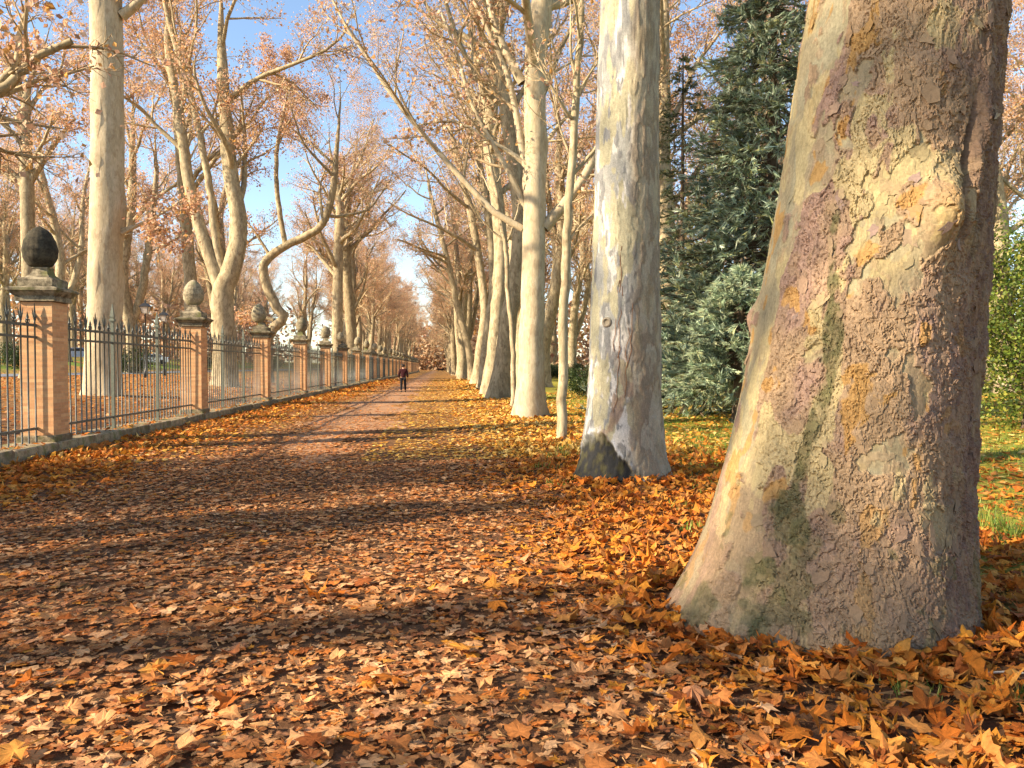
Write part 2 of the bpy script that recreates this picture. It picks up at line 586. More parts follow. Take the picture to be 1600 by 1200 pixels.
def leaf_batch(r, X, Y, Z, size, tilt, curl, outline, col, flip=True):
    n = len(X); K = len(outline)
    ph = np.radians(np.array([a for a, _ in outline]))[None] + r.normal(0, .05, (n, K))
    rho = np.array([q for _, q in outline])[None] * (1 + r.normal(0, .13, (n, K))) * size[:, None] * .5
    torn = r.uniform(0, 1, (n, K)) < .10
    rho = np.where(torn, rho * r.uniform(.45, .8, (n, K)), rho)
    lx = rho * np.cos(ph); ly = rho * np.sin(ph)
    asp = r.uniform(.55, 1.1, n)[:, None]
    lx = lx * asp
    q = (rho / (size[:, None] * .5))
    p2 = r.uniform(0, 6.28, n)[:, None]
    lz = size[:, None] * curl[:, None] * (r.normal(.15, .5, n)[:, None] * q ** 2 + r.normal(0, .55, n)[:, None] * q ** 2 * np.cos(2 * ph + p2) + r.normal(0, .22, (n, K)) * q)
    L = np.concatenate([np.zeros((n, 1, 3)), np.stack([lx, ly, lz], -1)], 1)
    # orientation
    yaw = r.uniform(0, 6.2832, n); ta = r.uniform(0, 6.2832, n); t = np.abs(r.normal(0, 1, n)) * tilt
    nz = np.stack([np.sin(t) * np.cos(ta), np.sin(t) * np.sin(ta), np.cos(t)], -1)
    ax = np.stack([np.cos(yaw), np.sin(yaw), np.zeros(n)], -1)
    ax = nrm(ax - nz * (ax * nz).sum(-1, keepdims=True)); ay = np.cross(nz, ax)
    W = L[..., 0:1] * ax[:, None] + L[..., 1:2] * ay[:, None] + L[..., 2:3] * nz[:, None]
    low = W[..., 2].min(1)
    W[..., 2] += (Z - low * .75)[:, None]
    W[..., 0] += X[:, None]; W[..., 1] += Y[:, None]
    base = np.arange(n)[:, None] * (K + 1)
    k = np.arange(K)
    F = np.stack([np.broadcast_to(base, (n, K)), base + 1 + k, base + 1 + (k + 1) % K], -1).reshape(-1, 3)
    C = np.repeat(col[:, None, :], K + 1, 1) * r.uniform(.82, 1.15, (n, K + 1, 1))
    C[:, 0] *= 1.12
    return W.reshape(-1, 3), F, C.reshape(-1, 3)


FRESH = np.array([[.56, .18, .022], [.58, .235, .035], [.50, .14, .018], [.56, .25, .05], [.40, .11, .018], [.50, .21, .05], [.27, .08, .02], [.62, .25, .03], [.46, .18, .045], [.54, .17, .022]])
TROD = np.array([[.54, .24, .085], [.60, .30, .12], [.44, .17, .055], [.62, .33, .145], [.33, .115, .04], [.56, .26, .095], [.50, .185, .05], [.64, .365, .175], [.54, .175, .038], [.48, .215, .095]])
GOLD = np.array([[.66, .36, .06], [.62, .29, .035], [.70, .44, .11], [.52, .22, .035], [.74, .50, .16], [.44, .16, .028], [.64, .36, .08]])


def trod_w(X, Y):
    """1 where feet have crushed the leaves"""
    return sstep(-5.6, -3.8, X + .3 * np.sin(Y)) * (1 - sstep(-.2, 1.5, X - .35 * np.clip(9 - Y, 0, 9) / 9 + .3 * np.sin(Y * 1.3)))


def leaf_colour(r, X, Y):
    n = len(X)
    w = trod_w(X, Y)
    u = r.uniform(0, 1, n)
    c = np.where((u < w * .9)[:, None], TROD[r.integers(0, len(TROD), n)], FRESH[r.integers(0, len(FRESH), n)])
    g = (((X > -1.4) & (r.uniform(0, 1, n) < .88)) | ((X < -4) & (r.uniform(0, 1, n) < .2))) & (Y > 13)
    c = np.where(g[:, None], GOLD[r.integers(0, len(GOLD), n)], c)
    return c * r.uniform(.75, 1.2, (n, 1))


TRUNKS = []          # (x, y, radius) filled in before the leaves are dropped


def band(r, y0, y1, dens, x_lo=None, x_hi=None):
    area_x0 = -(.66 * y1 + 3); area_x1 = .86 * y1 + 3
    if x_lo is not None: area_x0 = max(area_x0, x_lo)
    if x_hi is not None: area_x1 = min(area_x1, x_hi)
    n = int((area_x1 - area_x0) * (y1 - y0) * dens)
    X = r.uniform(area_x0, area_x1, n); Y = r.uniform(y0, y1, n)
    k = (X > -(.66 * Y + 2.5)) & (X < .86 * Y + 2.5)
    for tx, ty, tr in TRUNKS:
        k &= (X - tx) ** 2 + (Y - ty) ** 2 > tr * tr
    k &= ~((X > -7.85) & (X < -6.93))
    return X[k], Y[k]


# ------------------------------------------------------------------ trees
def spawn(r, P, R, m, s0, s1, Lf, ang, rf, n, up, wob):
    """m children per parent polyline. P (B,k,3)"""
    B, k, _ = P.shape
    s = (np.arange(m)[None] + r.uniform(0, 1, (B, m))) / m
    s = s0 + (s1 - s0) * s
    idx = s * (k - 1); i0 = np.clip(np.floor(idx).astype(int), 0, k - 2); f = (idx - i0)[..., None]
    b = np.arange(B)[:, None]
    p = P[b, i0] * (1 - f) + P[b, i0 + 1] * f
    T = nrm(P[b, i0 + 1] - P[b, i0])
    rr = R[b, i0] * (1 - f[..., 0]) + R[b, i0 + 1] * f[..., 0]
    plen = np.linalg.norm(np.diff(P, axis=1), axis=-1).sum(1)[:, None]
    L = plen * r.uniform(Lf[0], Lf[1], (B, m)) * (1.15 - .45 * s)
    rnd = r.normal(0, 1, (B, m, 3))
    perp = nrm(rnd - T * (rnd * T).sum(-1, keepdims=True))
    a = np.radians(r.uniform(ang[0], ang[1], (B, m)))[..., None]
    d = nrm(T * np.cos(a) + perp * np.sin(a)).reshape(-1, 3)
    p = p.reshape(-1, 3); L = L.ravel(); r0 = np.minimum(rr.ravel() * rf, L * .03 + .004)
    pts = [p]
    for q in range(n - 1):
        d = nrm(d + r.normal(0, wob, d.shape) + np.array([0, 0, up]))
        p = p + d * (L / (n - 1))[:, None]
        pts.append(p)
    P2 = np.stack(pts, 1)
    R2 = r0[:, None] * np.linspace(1, .28, n)[None]
    return P2, R2


CANOPY = np.array([[.68, .42, .25], [.74, .51, .32], [.60, .34, .20], [.76, .55, .38], [.66, .42, .28], [.52, .26, .15], [.70, .37, .11], [.64, .36, .21]])


def canopy_leaves(r, P, R, per, size, pal=CANOPY, spread=.22, keep=None):
    B, k, _ = P.shape
    n = int(B * per)
    b = r.integers(0, B, n); s = r.uniform(.25, 1, n) * (k - 1)
    i0 = np.clip(np.floor(s).astype(int), 0, k - 2); f = (s - i0)[:, None]
    c = P[b, i0] * (1 - f) + P[b, i0 + 1] * f + r.normal(0, spread, (n, 3))
    sz = r.uniform(size[0], size[1], n)[:, None]
    nz = nrm(r.normal(0, 1, (n, 3)) + np.array([0, 0, .3])); a = nrm(np.cross(nz, r.normal(0, 1, (n, 3)))); t = np.cross(nz, a)
    V = np.stack([c - a * sz * .5, c + t * sz * .42 + nz * sz * .12, c + a * sz * .55, c - t * sz * .42 + nz * sz * .12], 1).reshape(-1, 3)
    q = np.arange(n)[:, None] * 4
    F = np.concatenate([q + np.array([[0, 1, 2]]), q + np.array([[0, 2, 3]])], 1).reshape(-1, 3)
    col = pal[r.integers(0, len(pal), n)] * r.uniform(.7, 1.25, (n, 1))
    return V, F, np.repeat(col, 4, 0)


def tree_meshes(name, seed, stems, limbs=(), nl=14, l0=.36, limbL=(.24, .42), n2=8, n3=6, n4=5, leafper=2.3, leaf=(.10, .175), sides=14,
                bark='bark', pal=CANOPY, limb_ang=(28, 66), flare=.35, trunkmesh=None, dens3=1.0):
    """stems: list of (points, radii). Returns three meshes: trunk with limbs, twigs, leaves"""
    r = np.random.default_rng(seed)
    V, Fq, off = [], [], 0

    def put(P, R, k):
        nonlocal off
        v, f = tubes(P, R, k); V.append(v); Fq.append(f + off); off += len(v)
    Ps, Rs = [], []
    for q, (pts, rad) in enumerate(stems):
        P = resample(pts, 40)
        zz = np.concatenate([[0], np.cumsum(np.linalg.norm(np.diff(P, axis=0), axis=1))])
        Rr = np.interp(np.linspace(0, 1, 40), np.linspace(0, 1, len(rad)), rad)
        Rr = Rr * np.clip((1 - np.linspace(0, 1, 40)) / .3, .06, 1)
        if q == 0:
            Rr = Rr * (1 + flare * np.exp(-zz / .7))
        P = P + r.normal(0, .015, P.shape) * (zz[:, None] > .5)
        v, f = tubes(P[None], Rr[None], sides)
        if q == 0:       # uneven foot
            a = np.arctan2(v[:, 1] - P[0, 1], v[:, 0] - P[0, 0]); w = np.exp(-np.repeat(zz, sides) / .5)
            lob = 1 + .16 * w * np.cos(3 * a + seed) + .1 * w * np.cos(5 * a + 2 * seed)
            cc = np.repeat(P, sides, 0)
            v[:, :2] = cc[:, :2] + (v[:, :2] - cc[:, :2]) * lob[:, None]
        cc = np.repeat(P, sides, 0); zr = np.repeat(zz, sides); ang = np.arctan2(v[:, 1] - cc[:, 1], v[:, 0] - cc[:, 0])
        lump = 1 + .10 * (fbm(ang * 1.3 + 20, zr * .9 + seed, seed) - .5) + .16 * (vnoise(ang * 2.2 + 9, zr * 2.1, seed + 3) > .86) * (zr > 1)
        v = cc + (v - cc) * lump[:, None]
        V.append(v); Fq.append(f + off); off += len(v)
        Ps.append(P); Rs.append(Rr)
    PS = np.stack(Ps); RS = np.stack(Rs)
    P1, R1 = spawn(r, PS, RS, max(2, int(nl / len(stems))), l0, 1.0, limbL, limb_ang, .5, 10, .07, .13)
    if len(limbs):
        PL = np.stack([resample(p, 10) for p, _ in limbs]); RL = np.stack([np.linspace(a, b_, 10) for _, (a, b_) in limbs])
        P1 = np.concatenate([P1, PL]); R1 = np.concatenate([R1, RL])
    put(P1, R1, 7)
    trunk = mesh_np(name + '_trunk', np.concatenate(V), np.concatenate(Fq), smooth=True, mat=M[bark])
    V, Fq, off = [], [], 0
    P2, R2 = spawn(r, P1, R1, n2, .22, 1.0, (.28, .5), (25, 65), .6, 7, .05, .16)
    put(P2, R2, 5)
    P3, R3 = spawn(r, P2, R2, n3, .2, 1.0, (.28, .5), (25, 70), .65, 3, .02, .2)
    R3 = np.maximum(R3, .006)
    put(P3, R3, 3)
    P4, R4 = spawn(r, P3, R3, n4, .2, 1.0, (.35, .7), (25, 70), .7, 2, 0, .25)
    R4 = np.maximum(R4, .0045)
    put(P4, R4, 3)
    twigs = mesh_np(name + '_twigs', np.concatenate(V), np.concatenate(Fq), smooth=True, mat=M['twig'])
    v, f, c = canopy_leaves(r, P4, R4, leafper, leaf, pal)
    leaves = mesh_np(name + '_leaves', v, f, col=c, mat=M['canopy'])
    return trunk, twigs, leaves


def place_tree(ms, label, loc=(0, 0, 0), rz=0, s=1.0, group=None, name='plane_tree', cat='tree'):
    t = thing(name, label, cat, loc, rz, group)
    t.scale = (s, s, s)
    a = link('trunk', ms[0], t)
    b_ = link('twigs', ms[1], t); b_['kind'] = 'stuff'
    c_ = link('crown', ms[2], t); c_['kind'] = 'stuff'
    return t


def rel(pts, base):
    return np.asarray(pts, float) - np.asarray(base, float)[None]


def lift(pts, H, r, lean=(0, 0)):
    """continue a stem upward to height H above its base"""
    pts = [np.asarray(p, float) for p in pts]
    d = nrm(pts[-1] - pts[-2]) * .6 + np.array([lean[0], lean[1], .5]); d = nrm(d)
    while pts[-1][2] < H:
        d = nrm(d + np.array([0, 0, .25]) + r.normal(0, .09, 3))
        pts.append(pts[-1] + d * 3.0)
    return np.array(pts)


# ------------------------------------------------------------------ hero trunks with real bark relief
def hero_trunk(name, axis, radius, alphas, zs, shape, bark):
    """axis(z)->(lat, fwd) on the camera-aligned ground frame; alpha 0 = right, 90 = towards the camera, 180 = left"""
    A, Z = np.meshgrid(alphas, zs, indexing='ij')
    rad = radius(A, Z)
    u = A * .75
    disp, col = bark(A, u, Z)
    rad = rad + disp
    lat, fwd = axis(Z)
    lat = lat + rad * np.cos(A); fwd = fwd - rad * np.sin(A)
    V = lat[..., None] * Rv + fwd[..., None] * Fv
    V[..., 2] = Z
    na, nz = A.shape
    i, j = np.meshgrid(np.arange(na), np.arange(nz - 1), indexing='ij'); i = i.ravel(); j = j.ravel(); i2 = (i + 1) % na
    F = np.stack([i * nz + j, i * nz + j + 1, i2 * nz + j + 1, i2 * nz + j], 1)
    return V.reshape(-1, 3), F, col.reshape(-1, 3)


def lerp(a, b_, t):
    return a + (b_ - a) * t[..., None]


CREAM = np.array([.42, .355, .20]); OLIVE = np.array([.31, .27, .175]); MAUVE = np.array([.275, .19, .15]); DMAUVE = np.array([.16, .105, .085])
TANB = np.array([.31, .225, .145]); ORANGE = np.array([.38, .23, .085]); LICHEN = np.array([.10, .10, .045]); GREYG = np.array([.31, .29, .20])
WHITE = np.array([.52, .485, .435]); SLATE = np.array([.20, .195, .185])


def bark_big(A, u, z):
    al = np.degrees(A)
    w1 = fbm(u * 7, z * 6, 3, 5) - .5; w2 = fbm(u * 7 + 9, z * 6, 5, 5) - .5
    wx = u + .11 * w1; wz = z + .14 * w2
    left = sstep(136, 168, al + 46 * (fbm(u * 2, z * 1.2, 21) - .5) + 9 * (z - 2))
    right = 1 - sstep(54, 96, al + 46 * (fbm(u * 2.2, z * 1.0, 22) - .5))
    low = 1 - sstep(.4, 1.2, z + .9 * (fbm(u * 2, z * 2, 23) - .5))
    # layers of old bark left on the trunk: each has a ragged edge and a real step
    o1 = fbm(wx * 4.5, wz * 2.8, 24, 5) + .16 * (1 - left) - .10 * left
    o2 = fbm(wx * 8 + 13, wz * 5.5, 25, 5) + .10 * (1 - left) - .12 * left
    o3 = fbm(wx * 15 + 31, wz * 10, 26, 4) + .05 * (1 - left) - .14 * left + .05 * low
    s1 = sstep(.52, .535, o1); s2 = sstep(.55, .57, o2) * np.maximum(s1, .3); s3 = sstep(.545, .57, o3)
    # scaly plates with broken outlines
    f1, e1, c1 = cells(wx / .085 + .5 * w2, wz / .12, 31)
    f2, e2, c2 = cells(wx / .046 + 3, wz / .06, 32)
    f3, e3, c3 = cells(wx / .15 + 5, wz / .22, 33)
    fl = np.clip(s1 * .8 + s2 * .4 + .35 * low, 0, 1) * (1 - .85 * left)
    disp = .007 * s1 + .005 * s2 + .003 * s3 * (1 - .5 * left)
    for fq, hq, sd_ in ((9, .0040, 37), (17, .0022, 38)):           # scales lifting one over the other
        o4 = fbm(wx * fq + 3 * c3, wz * fq * .62, sd_, 5) * 7.5 + c3
        fr4 = o4 - np.floor(o4)
        disp += fl * hq * (np.floor(o4) % 3 + sstep(.80, .97, fr4)) - fl * hq * 1.7 * (fr4 > .66) * (fr4 < .80)
    # rough ridged bark on the right
    rid = np.abs(fbm(u * 11 + .8 * fbm(u * 5, z * 3, 40), z * 3.2, 41, 5) - .5) * 2
    fr_, er, cr = cells(u / .05 + 1.4 * fbm(u * 9, z * 9, 46), z / .10 + .8 * fbm(u * 9, z * 9, 45), 47)
    disp += right * (.032 * (.4 - rid) + .006 * np.round(cr * 3) / 3)
    disp += low * (1 - left * .4) * .008 * (fbm(u * 16, z * 9, 48) - .5)
    disp += .012 * (fbm(u * 3, z * 2, 49) - .5) + .004 * (fbm(u * 40, z * 30, 50) - .5)
    # lichen strip
    ls = np.exp(-((al - 131 - 5 * np.sin(z * 3)) / (5 + 6 * (z < .9) + 4 * (z < .5))) ** 2)
    lm = fbm(u * 8, z * 4.5, 61, 5)
    ln = sstep(.36, .56, ls * (-.25 + 2.0 * lm) * (.55 + .9 * fbm(u * .5, z * 2.2, 64)) * (1 - .5 * sstep(2.0, 2.5, z)))
    ln = np.maximum(ln, sstep(.66, .72, fbm(u * 6 + 40, z * 5, 63, 5) * (low * .4 + .75)) * .7)
    disp += ln * (.016 * (fbm(u * 26, z * 26, 62) - .35))
    # burl with the scar above it
    du = (A - math.radians(86)) * .72; dz = z - 2.44
    burl = np.exp(-(((du - .02) / .13) ** 2 + (dz / .20) ** 2))
    disp += .17 * burl
    su = du + .125 + .20 * np.clip(dz, -.2, .6) * np.clip(dz, -.2, .6)
    scar = np.exp(-(su / .022) ** 2) * sstep(-.22, -.05, dz) * (1 - sstep(.45, .75, dz))
    disp -= .06 * scar
    disp += .05 * np.exp(-((su + .085) / .06) ** 2) * sstep(-.3, 0, dz) * (1 - sstep(.6, 1.0, dz))
    disp += .05 * np.exp(-(((A - math.radians(197)) * .75 / .12) ** 2 + ((z - 1.93) / .10) ** 2))
    # colour
    sh = A.shape + (3,)
    g1 = fbm(wx * 3.2, wz * 2.0, 71); g2 = fbm(wx * 5 + 4, wz * 3.4, 72)
    base = lerp(np.broadcast_to(CREAM, sh), OLIVE, sstep(.46, .56, g1))
    base = lerp(base, GREYG, sstep(.55, .58, g2) * .7)
    mcol = lerp(np.broadcast_to(MAUVE, sh), TANB, sstep(.42, .62, fbm(wx * 3 + 7, wz * 2, 77)))
    base = lerp(base, mcol * (.82 + .36 * c1)[..., None], s1 * .95)
    base = lerp(base, mcol * 1.12, s2 * .6)
    base = lerp(base, np.broadcast_to(TANB, sh) * (.85 + .3 * c2)[..., None], s3 * .5)
    base = lerp(base, ORANGE, sstep(.64, .665, fbm(wx * 6 + 50, wz * 4, 75)) * .8)
    base = lerp(base, CREAM * 1.03, sstep(.64, .66, fbm(wx * 5 + 90, wz * 2.6, 78)) * .8)
    base = lerp(base, TANB * .9, low * .55)
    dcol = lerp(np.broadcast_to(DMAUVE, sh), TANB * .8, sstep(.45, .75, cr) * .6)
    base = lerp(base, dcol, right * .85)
    lcol = lerp(np.broadcast_to(LICHEN, sh), np.array([.19, .16, .085]), sstep(.4, .7, fbm(u * 25, z * 25, 76)))
    base = lerp(base, lcol, ln * .85)
    base = lerp(base, np.array([.38, .26, .11]), np.clip(burl - .35, 0, 1) * .8)
    grey = base.mean(-1, keepdims=True)
    base = (grey + (base - grey) * 1.12) * np.array([.90, .86, .82])
    return disp, np.clip(base, .02, .8)


def ax_big(z):
    return np.interp(z, [-.3, 0, .8, 1.6, 2.8, 4, 6, 9], [2.02, 2.02, 2.085, 2.185, 2.335, 2.465, 2.64, 2.9]), np.interp(z, [-.3, 9], [4.86, 4.86])


def rad_big(A, Z):
    r0 = np.interp(Z, [-.3, 0, .4, .8, 1.6, 2.8, 4, 6, 9], [.76, .745, .725, .705, .665, .595, .53, .49, .45])
    w = np.exp(-np.maximum(Z + .1, 0) / .50)
    f = w * (.38 * np.clip(np.cos(A - math.radians(186)), 0, 1) ** 2.2 + .12 * np.clip(np.cos(A - math.radians(92)), 0, 1) ** 5
             + .10 * np.clip(np.cos(A - math.radians(40)), 0, 1) ** 6 + .2 * np.clip(np.cos(A - math.radians(290)), 0, 1) ** 4)
    g = -.055 * np.exp(-((np.degrees(A) - 131) / 9) ** 2) * np.exp(-np.maximum(Z, 0) / .8)
    return r0 + f + g + .02 * np.cos(3 * A + .6 * Z) + .012 * np.cos(5 * A - Z)


vis = np.radians(np.linspace(16, 216, 365)); hid = np.radians(np.linspace(216, 376, 32))[1:-1]
zs = np.concatenate([np.linspace(-.12, 4.12, 540), np.linspace(4.2, 8.6, 36)])
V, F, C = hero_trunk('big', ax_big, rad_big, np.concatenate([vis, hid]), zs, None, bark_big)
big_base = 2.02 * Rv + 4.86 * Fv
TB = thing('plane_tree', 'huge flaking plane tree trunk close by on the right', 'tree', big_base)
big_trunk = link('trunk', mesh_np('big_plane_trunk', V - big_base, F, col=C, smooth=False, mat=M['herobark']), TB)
BIGV = V.reshape(len(vis) + len(hid), len(zs), 3)
TRUNKS.append((big_base[0], big_base[1], .84))

# loose bark flakes standing off the big trunk
m, nt, b = material('loose_bark_flake')
oi = nt.nodes.new('ShaderNodeObjectInfo')
n1 = noise(nt, coords(nt), 3, 5, .7)
nt.links.new(mixc(nt, 1.0, oi.outputs['Color'], ramp(nt, n1, [(.25, .75), (.75, 1.2)]), 'MULTIPLY'), b.inputs['Base Color'])
b.inputs['Roughness'].default_value = .9; b.inputs['Specular IOR Level'].default_value = .15
bump(nt, b, n1, .2, .02)
M['flake'] = m
fr = np.random.default_rng(91)
FLM = []
for k in range(14):
    n = 11
    a = (np.arange(n) + fr.uniform(-.4, .4, n)) * 2 * math.pi / n; q = fr.uniform(.38, 1.1, n)
    x = q * np.cos(a) * fr.uniform(.32, .75); y = q * np.sin(a)
    zt = .03 + .10 * np.clip(-y, 0, 1) + fr.normal(0, .006, n)
    top = np.stack([x, y, zt], 1); bot = np.stack([x, y, zt - .03], 1)
    Vf = np.concatenate([[[0, 0, .035]], top, bot])
    Ff = [[0, 1 + i, 1 + (i + 1) % n] for i in range(n)]
    Fs = [[1 + i, 1 + n + i, 1 + n + (i + 1) % n, 1 + (i + 1) % n] for i in range(n)]
    FLM.append(mesh_np('bark_flake', Vf, polys=[np.array(Ff), np.array(Fs)], smooth=False, mat=M['flake']))
cnt = 0
BIGC = C.reshape(len(vis) + len(hid), len(zs), 3)
while cnt < 200:
    ia = int(fr.integers(45, 345)); iz = int(fr.integers(40, 530))
    al = math.degrees(vis[ia]); z = zs[iz]
    if al > 150 and fr.uniform() > .12:
        continue
    p = BIGV[ia, iz]
    nrmv = np.cross(BIGV[ia + 8, iz] - BIGV[ia - 8, iz], BIGV[ia, iz + 8] - BIGV[ia, iz - 8]); nrmv = nrmv / np.linalg.norm(nrmv)
    axis_p = big_base + np.array([0, 0, z])
    if np.dot(nrmv, p - axis_p) < 0:
        nrmv = -nrmv
    upv = np.array([0, 0, 1.0]); upv = nrm(upv - nrmv * upv.dot(nrmv)); sv = np.cross(upv, nrmv)
    s = fr.uniform(.028, .075)
    o = link('bark_flake', FLM[int(fr.integers(0, 14))], big_trunk)
    cc_ = BIGC[ia - 4:ia + 5, iz - 4:iz + 5].mean((0, 1)) * fr.uniform(.94, 1.1)
    if fr.uniform() < .12:
        cc_ = (MAUVE if fr.uniform() < .6 else TANB) * fr.uniform(.85, 1.1)
    o.color = (cc_[0], cc_[1], cc_[2], 1)
    rot = fr.normal(0, .5)
    X = sv * math.cos(rot) + upv * math.sin(rot); Yv = -sv * math.sin(rot) + upv * math.cos(rot)
    pos = p - big_base + nrmv * .001
    o.matrix_local = Matrix(((X[0] * s, Yv[0] * s, nrmv[0] * s, pos[0]), (X[1] * s, Yv[1] * s, nrmv[1] * s, pos[1]), (X[2] * s, Yv[2] * s, nrmv[2] * s, pos[2]), (0, 0, 0, 1)))
    cnt += 1


# second trunk: pale mottled, foot dark with moss and painted-in shade, edged in white
def bark_pale(A, u, z):
    al = np.degrees(A)
    wx = u + .06 * (fbm(u * 5, z * 3, 3) - .5); wz = z + .12 * (fbm(u * 5 + 9, z * 3, 5) - .5)
    f1, e1, c1 = cells(wx / .10, wz / .24, 131)
    g1 = fbm(wx * 5, wz * 2.6, 171); g2 = fbm(wx * 9 + 4, wz * 4.5, 172)
    pal = lerp(np.broadcast_to(WHITE, A.shape + (3,)), np.array([.31, .30, .265]), sstep(.46, .49, g1))
    pal = lerp(pal, SLATE, sstep(.53, .55, g2) * .9)
    pal = lerp(pal, np.array([.38, .34, .22]), sstep(.56, .60, fbm(wx * 4 + 30, wz * 2, 173)))
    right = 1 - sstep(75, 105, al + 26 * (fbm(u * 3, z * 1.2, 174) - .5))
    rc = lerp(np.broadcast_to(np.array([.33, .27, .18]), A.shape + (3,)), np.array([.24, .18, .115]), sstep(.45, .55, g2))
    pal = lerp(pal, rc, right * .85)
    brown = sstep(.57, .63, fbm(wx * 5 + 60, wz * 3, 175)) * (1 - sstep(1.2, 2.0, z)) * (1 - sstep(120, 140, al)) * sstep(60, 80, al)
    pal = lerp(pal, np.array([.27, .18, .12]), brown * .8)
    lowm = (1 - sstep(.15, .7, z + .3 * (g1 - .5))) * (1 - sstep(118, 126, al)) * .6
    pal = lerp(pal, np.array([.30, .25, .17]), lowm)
    # foot: dark area, moss with its shade painted in, under a slanting edge, rimmed with white callus
    edge = np.interp(al, [40, 62, 80, 98, 116, 138, 165, 205, 260], [-.5, -.03, .14, .40, .60, .68, .62, .35, -.2]) + .20 * (fbm(u * 7, z * 3, 176, 5) - .5) + .10 * (fbm(u * 22, z * 8, 186, 4) - .5)
    soft = .04 + .18 * sstep(.45, .65, fbm(u * 4, z * 4, 187))
    dark = 1 - sstep(-soft, soft, z - edge)
    rim = np.exp(-((z - edge - .035) / (.02 + .05 * fbm(u * 6, z * 3, 179))) ** 2) * (al > 50) * (al < 190) * sstep(.40, .5, fbm(u * 8, z * 8, 177))
    pal = lerp(pal, np.array([.50, .50, .50]), np.clip(rim * 1.1, 0, 1) * sstep(.45, .55, fbm(u * 5 + 3, z * 5, 188)))
    dk = lerp(np.broadcast_to(np.array([.014, .014, .008]), A.shape + (3,)), np.array([.055, .05, .024]), sstep(.4, .75, fbm(u * 10, z * 8, 178)))
    pal = lerp(pal, dk, dark)
    disp = .009 * sstep(.44, .50, g1) + .008 * sstep(.55, .58, g2) + .012 * (fbm(u * 3, z * 1.5, 180) - .5) + right * .008 * np.round(c1 * 3) / 3
    disp = disp - dark * .06 + rim * .012 + dark * .03 * fbm(u * 12, z * 7, 189) + lowm * .02 * (fbm(u * 14, z * 10, 181) - .5)
    return disp, np.clip(pal, .02, .8)


def ax_2(z):
    return np.interp(z, [-.3, 0, 2, 5.2, 9], [1.545, 1.545, 1.58, 1.61, 1.7]), np.interp(z, [-.3, 9], [10.75, 10.75])


def rad_2(A, Z):
    r0 = np.interp(Z, [-.3, 0, .5, 1.2, 3, 5.2, 9], [.60, .585, .545, .50, .455, .415, .36])
    w = np.exp(-np.maximum(Z + .05, 0) / .33)
    return r0 + w * (.24 * np.clip(np.cos(A - math.radians(178)), 0, 1) ** 3 + .16 * np.clip(np.cos(A - math.radians(5)), 0, 1) ** 4 + .08 * np.clip(np.cos(A - math.radians(95)), 0, 1) ** 4 + .12 * np.clip(np.cos(A - math.radians(270)), 0, 1) ** 4) + .012 * np.cos(3 * A + .4 * Z)


vis2 = np.radians(np.linspace(-10, 208, 170)); hid2 = np.radians(np.linspace(208, 350, 30))[1:-1]
zs2 = np.concatenate([np.linspace(-.12, 5.5, 340), np.linspace(5.55, 8.6, 30)])
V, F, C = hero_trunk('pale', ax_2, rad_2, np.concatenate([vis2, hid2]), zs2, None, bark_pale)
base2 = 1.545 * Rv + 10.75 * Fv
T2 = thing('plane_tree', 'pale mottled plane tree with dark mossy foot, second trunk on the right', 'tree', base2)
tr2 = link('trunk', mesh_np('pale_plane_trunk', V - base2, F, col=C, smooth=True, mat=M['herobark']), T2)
TRUNKS.append((base2[0], base2[1], .62))
# dried vine climbing it, and a knot
vr = np.random.default_rng(5)
mb = MB()
for q in range(6):
    a0 = math.radians(vr.uniform(85, 115)); z0 = vr.uniform(.8, 2.6)
    pts = []
    for k in range(9):
        z = z0 + k * .12; a = a0 + vr.normal(0, .03) - k * .01
        la, fo = ax_2(z); rr = float(rad_2(np.array(a), np.array(z))) + .012
        pts.append((la + rr * math.cos(a)) * Rv + (fo - rr * math.sin(a)) * Fv + np.array([0, 0, z]) - base2)
    mb.tube(pts, .0045, 4, (.24, .12, .06))
o = link('dried_vine', mb.build('dried_vine', M['brick'], True), tr2)
a = math.radians(128); la, fo = ax_2(2.2); rr = float(rad_2(np.array(a), np.array(2.2)))
mb = MB().lathe([(.075, -.03), (.07, .03), (.045, .05), (.04, .03), (.01, .025)], 12, col=(.30, .25, .18))
o = link('branch_knot', mb.build('branch_knot', M['brick'], True), tr2)
o.location = tuple((la + rr * math.cos(a)) * Rv + (fo - rr * math.sin(a)) * Fv + np.array([0, 0, 2.2]) - base2)
o.rotation_euler = (math.pi / 2, 0, math.radians(-38))

# crowns of the two near trees, above the frame
tr = np.random.default_rng(44)
for (T, ax, base, seed) in ((TB, ax_big, big_base, 301), (T2, ax_2, base2, 302)):
    st = []
    for q in range(3):
        la, fo = ax(8.4); p0 = la * Rv + fo * Fv + np.array([0, 0, 8.3]) - base
        a = q * 2.1 + seed; d = np.array([math.cos(a) * .45, math.sin(a) * .45, 1])
        st.append((lift([p0, p0 + d * 2.5], 25, tr), [.36, .24, .10]))
    a_, b_, c_ = tree_meshes('near_crown', seed, st, nl=12, l0=.2, flare=0, n4=3, n3=5)
    link('limbs', a_, T); link('twigs', b_, T, kind='stuff'); link('crown', c_, T, kind='stuff')

# ------------------------------------------------------------------ individual trees of the avenue
hr = np.random.default_rng(55)


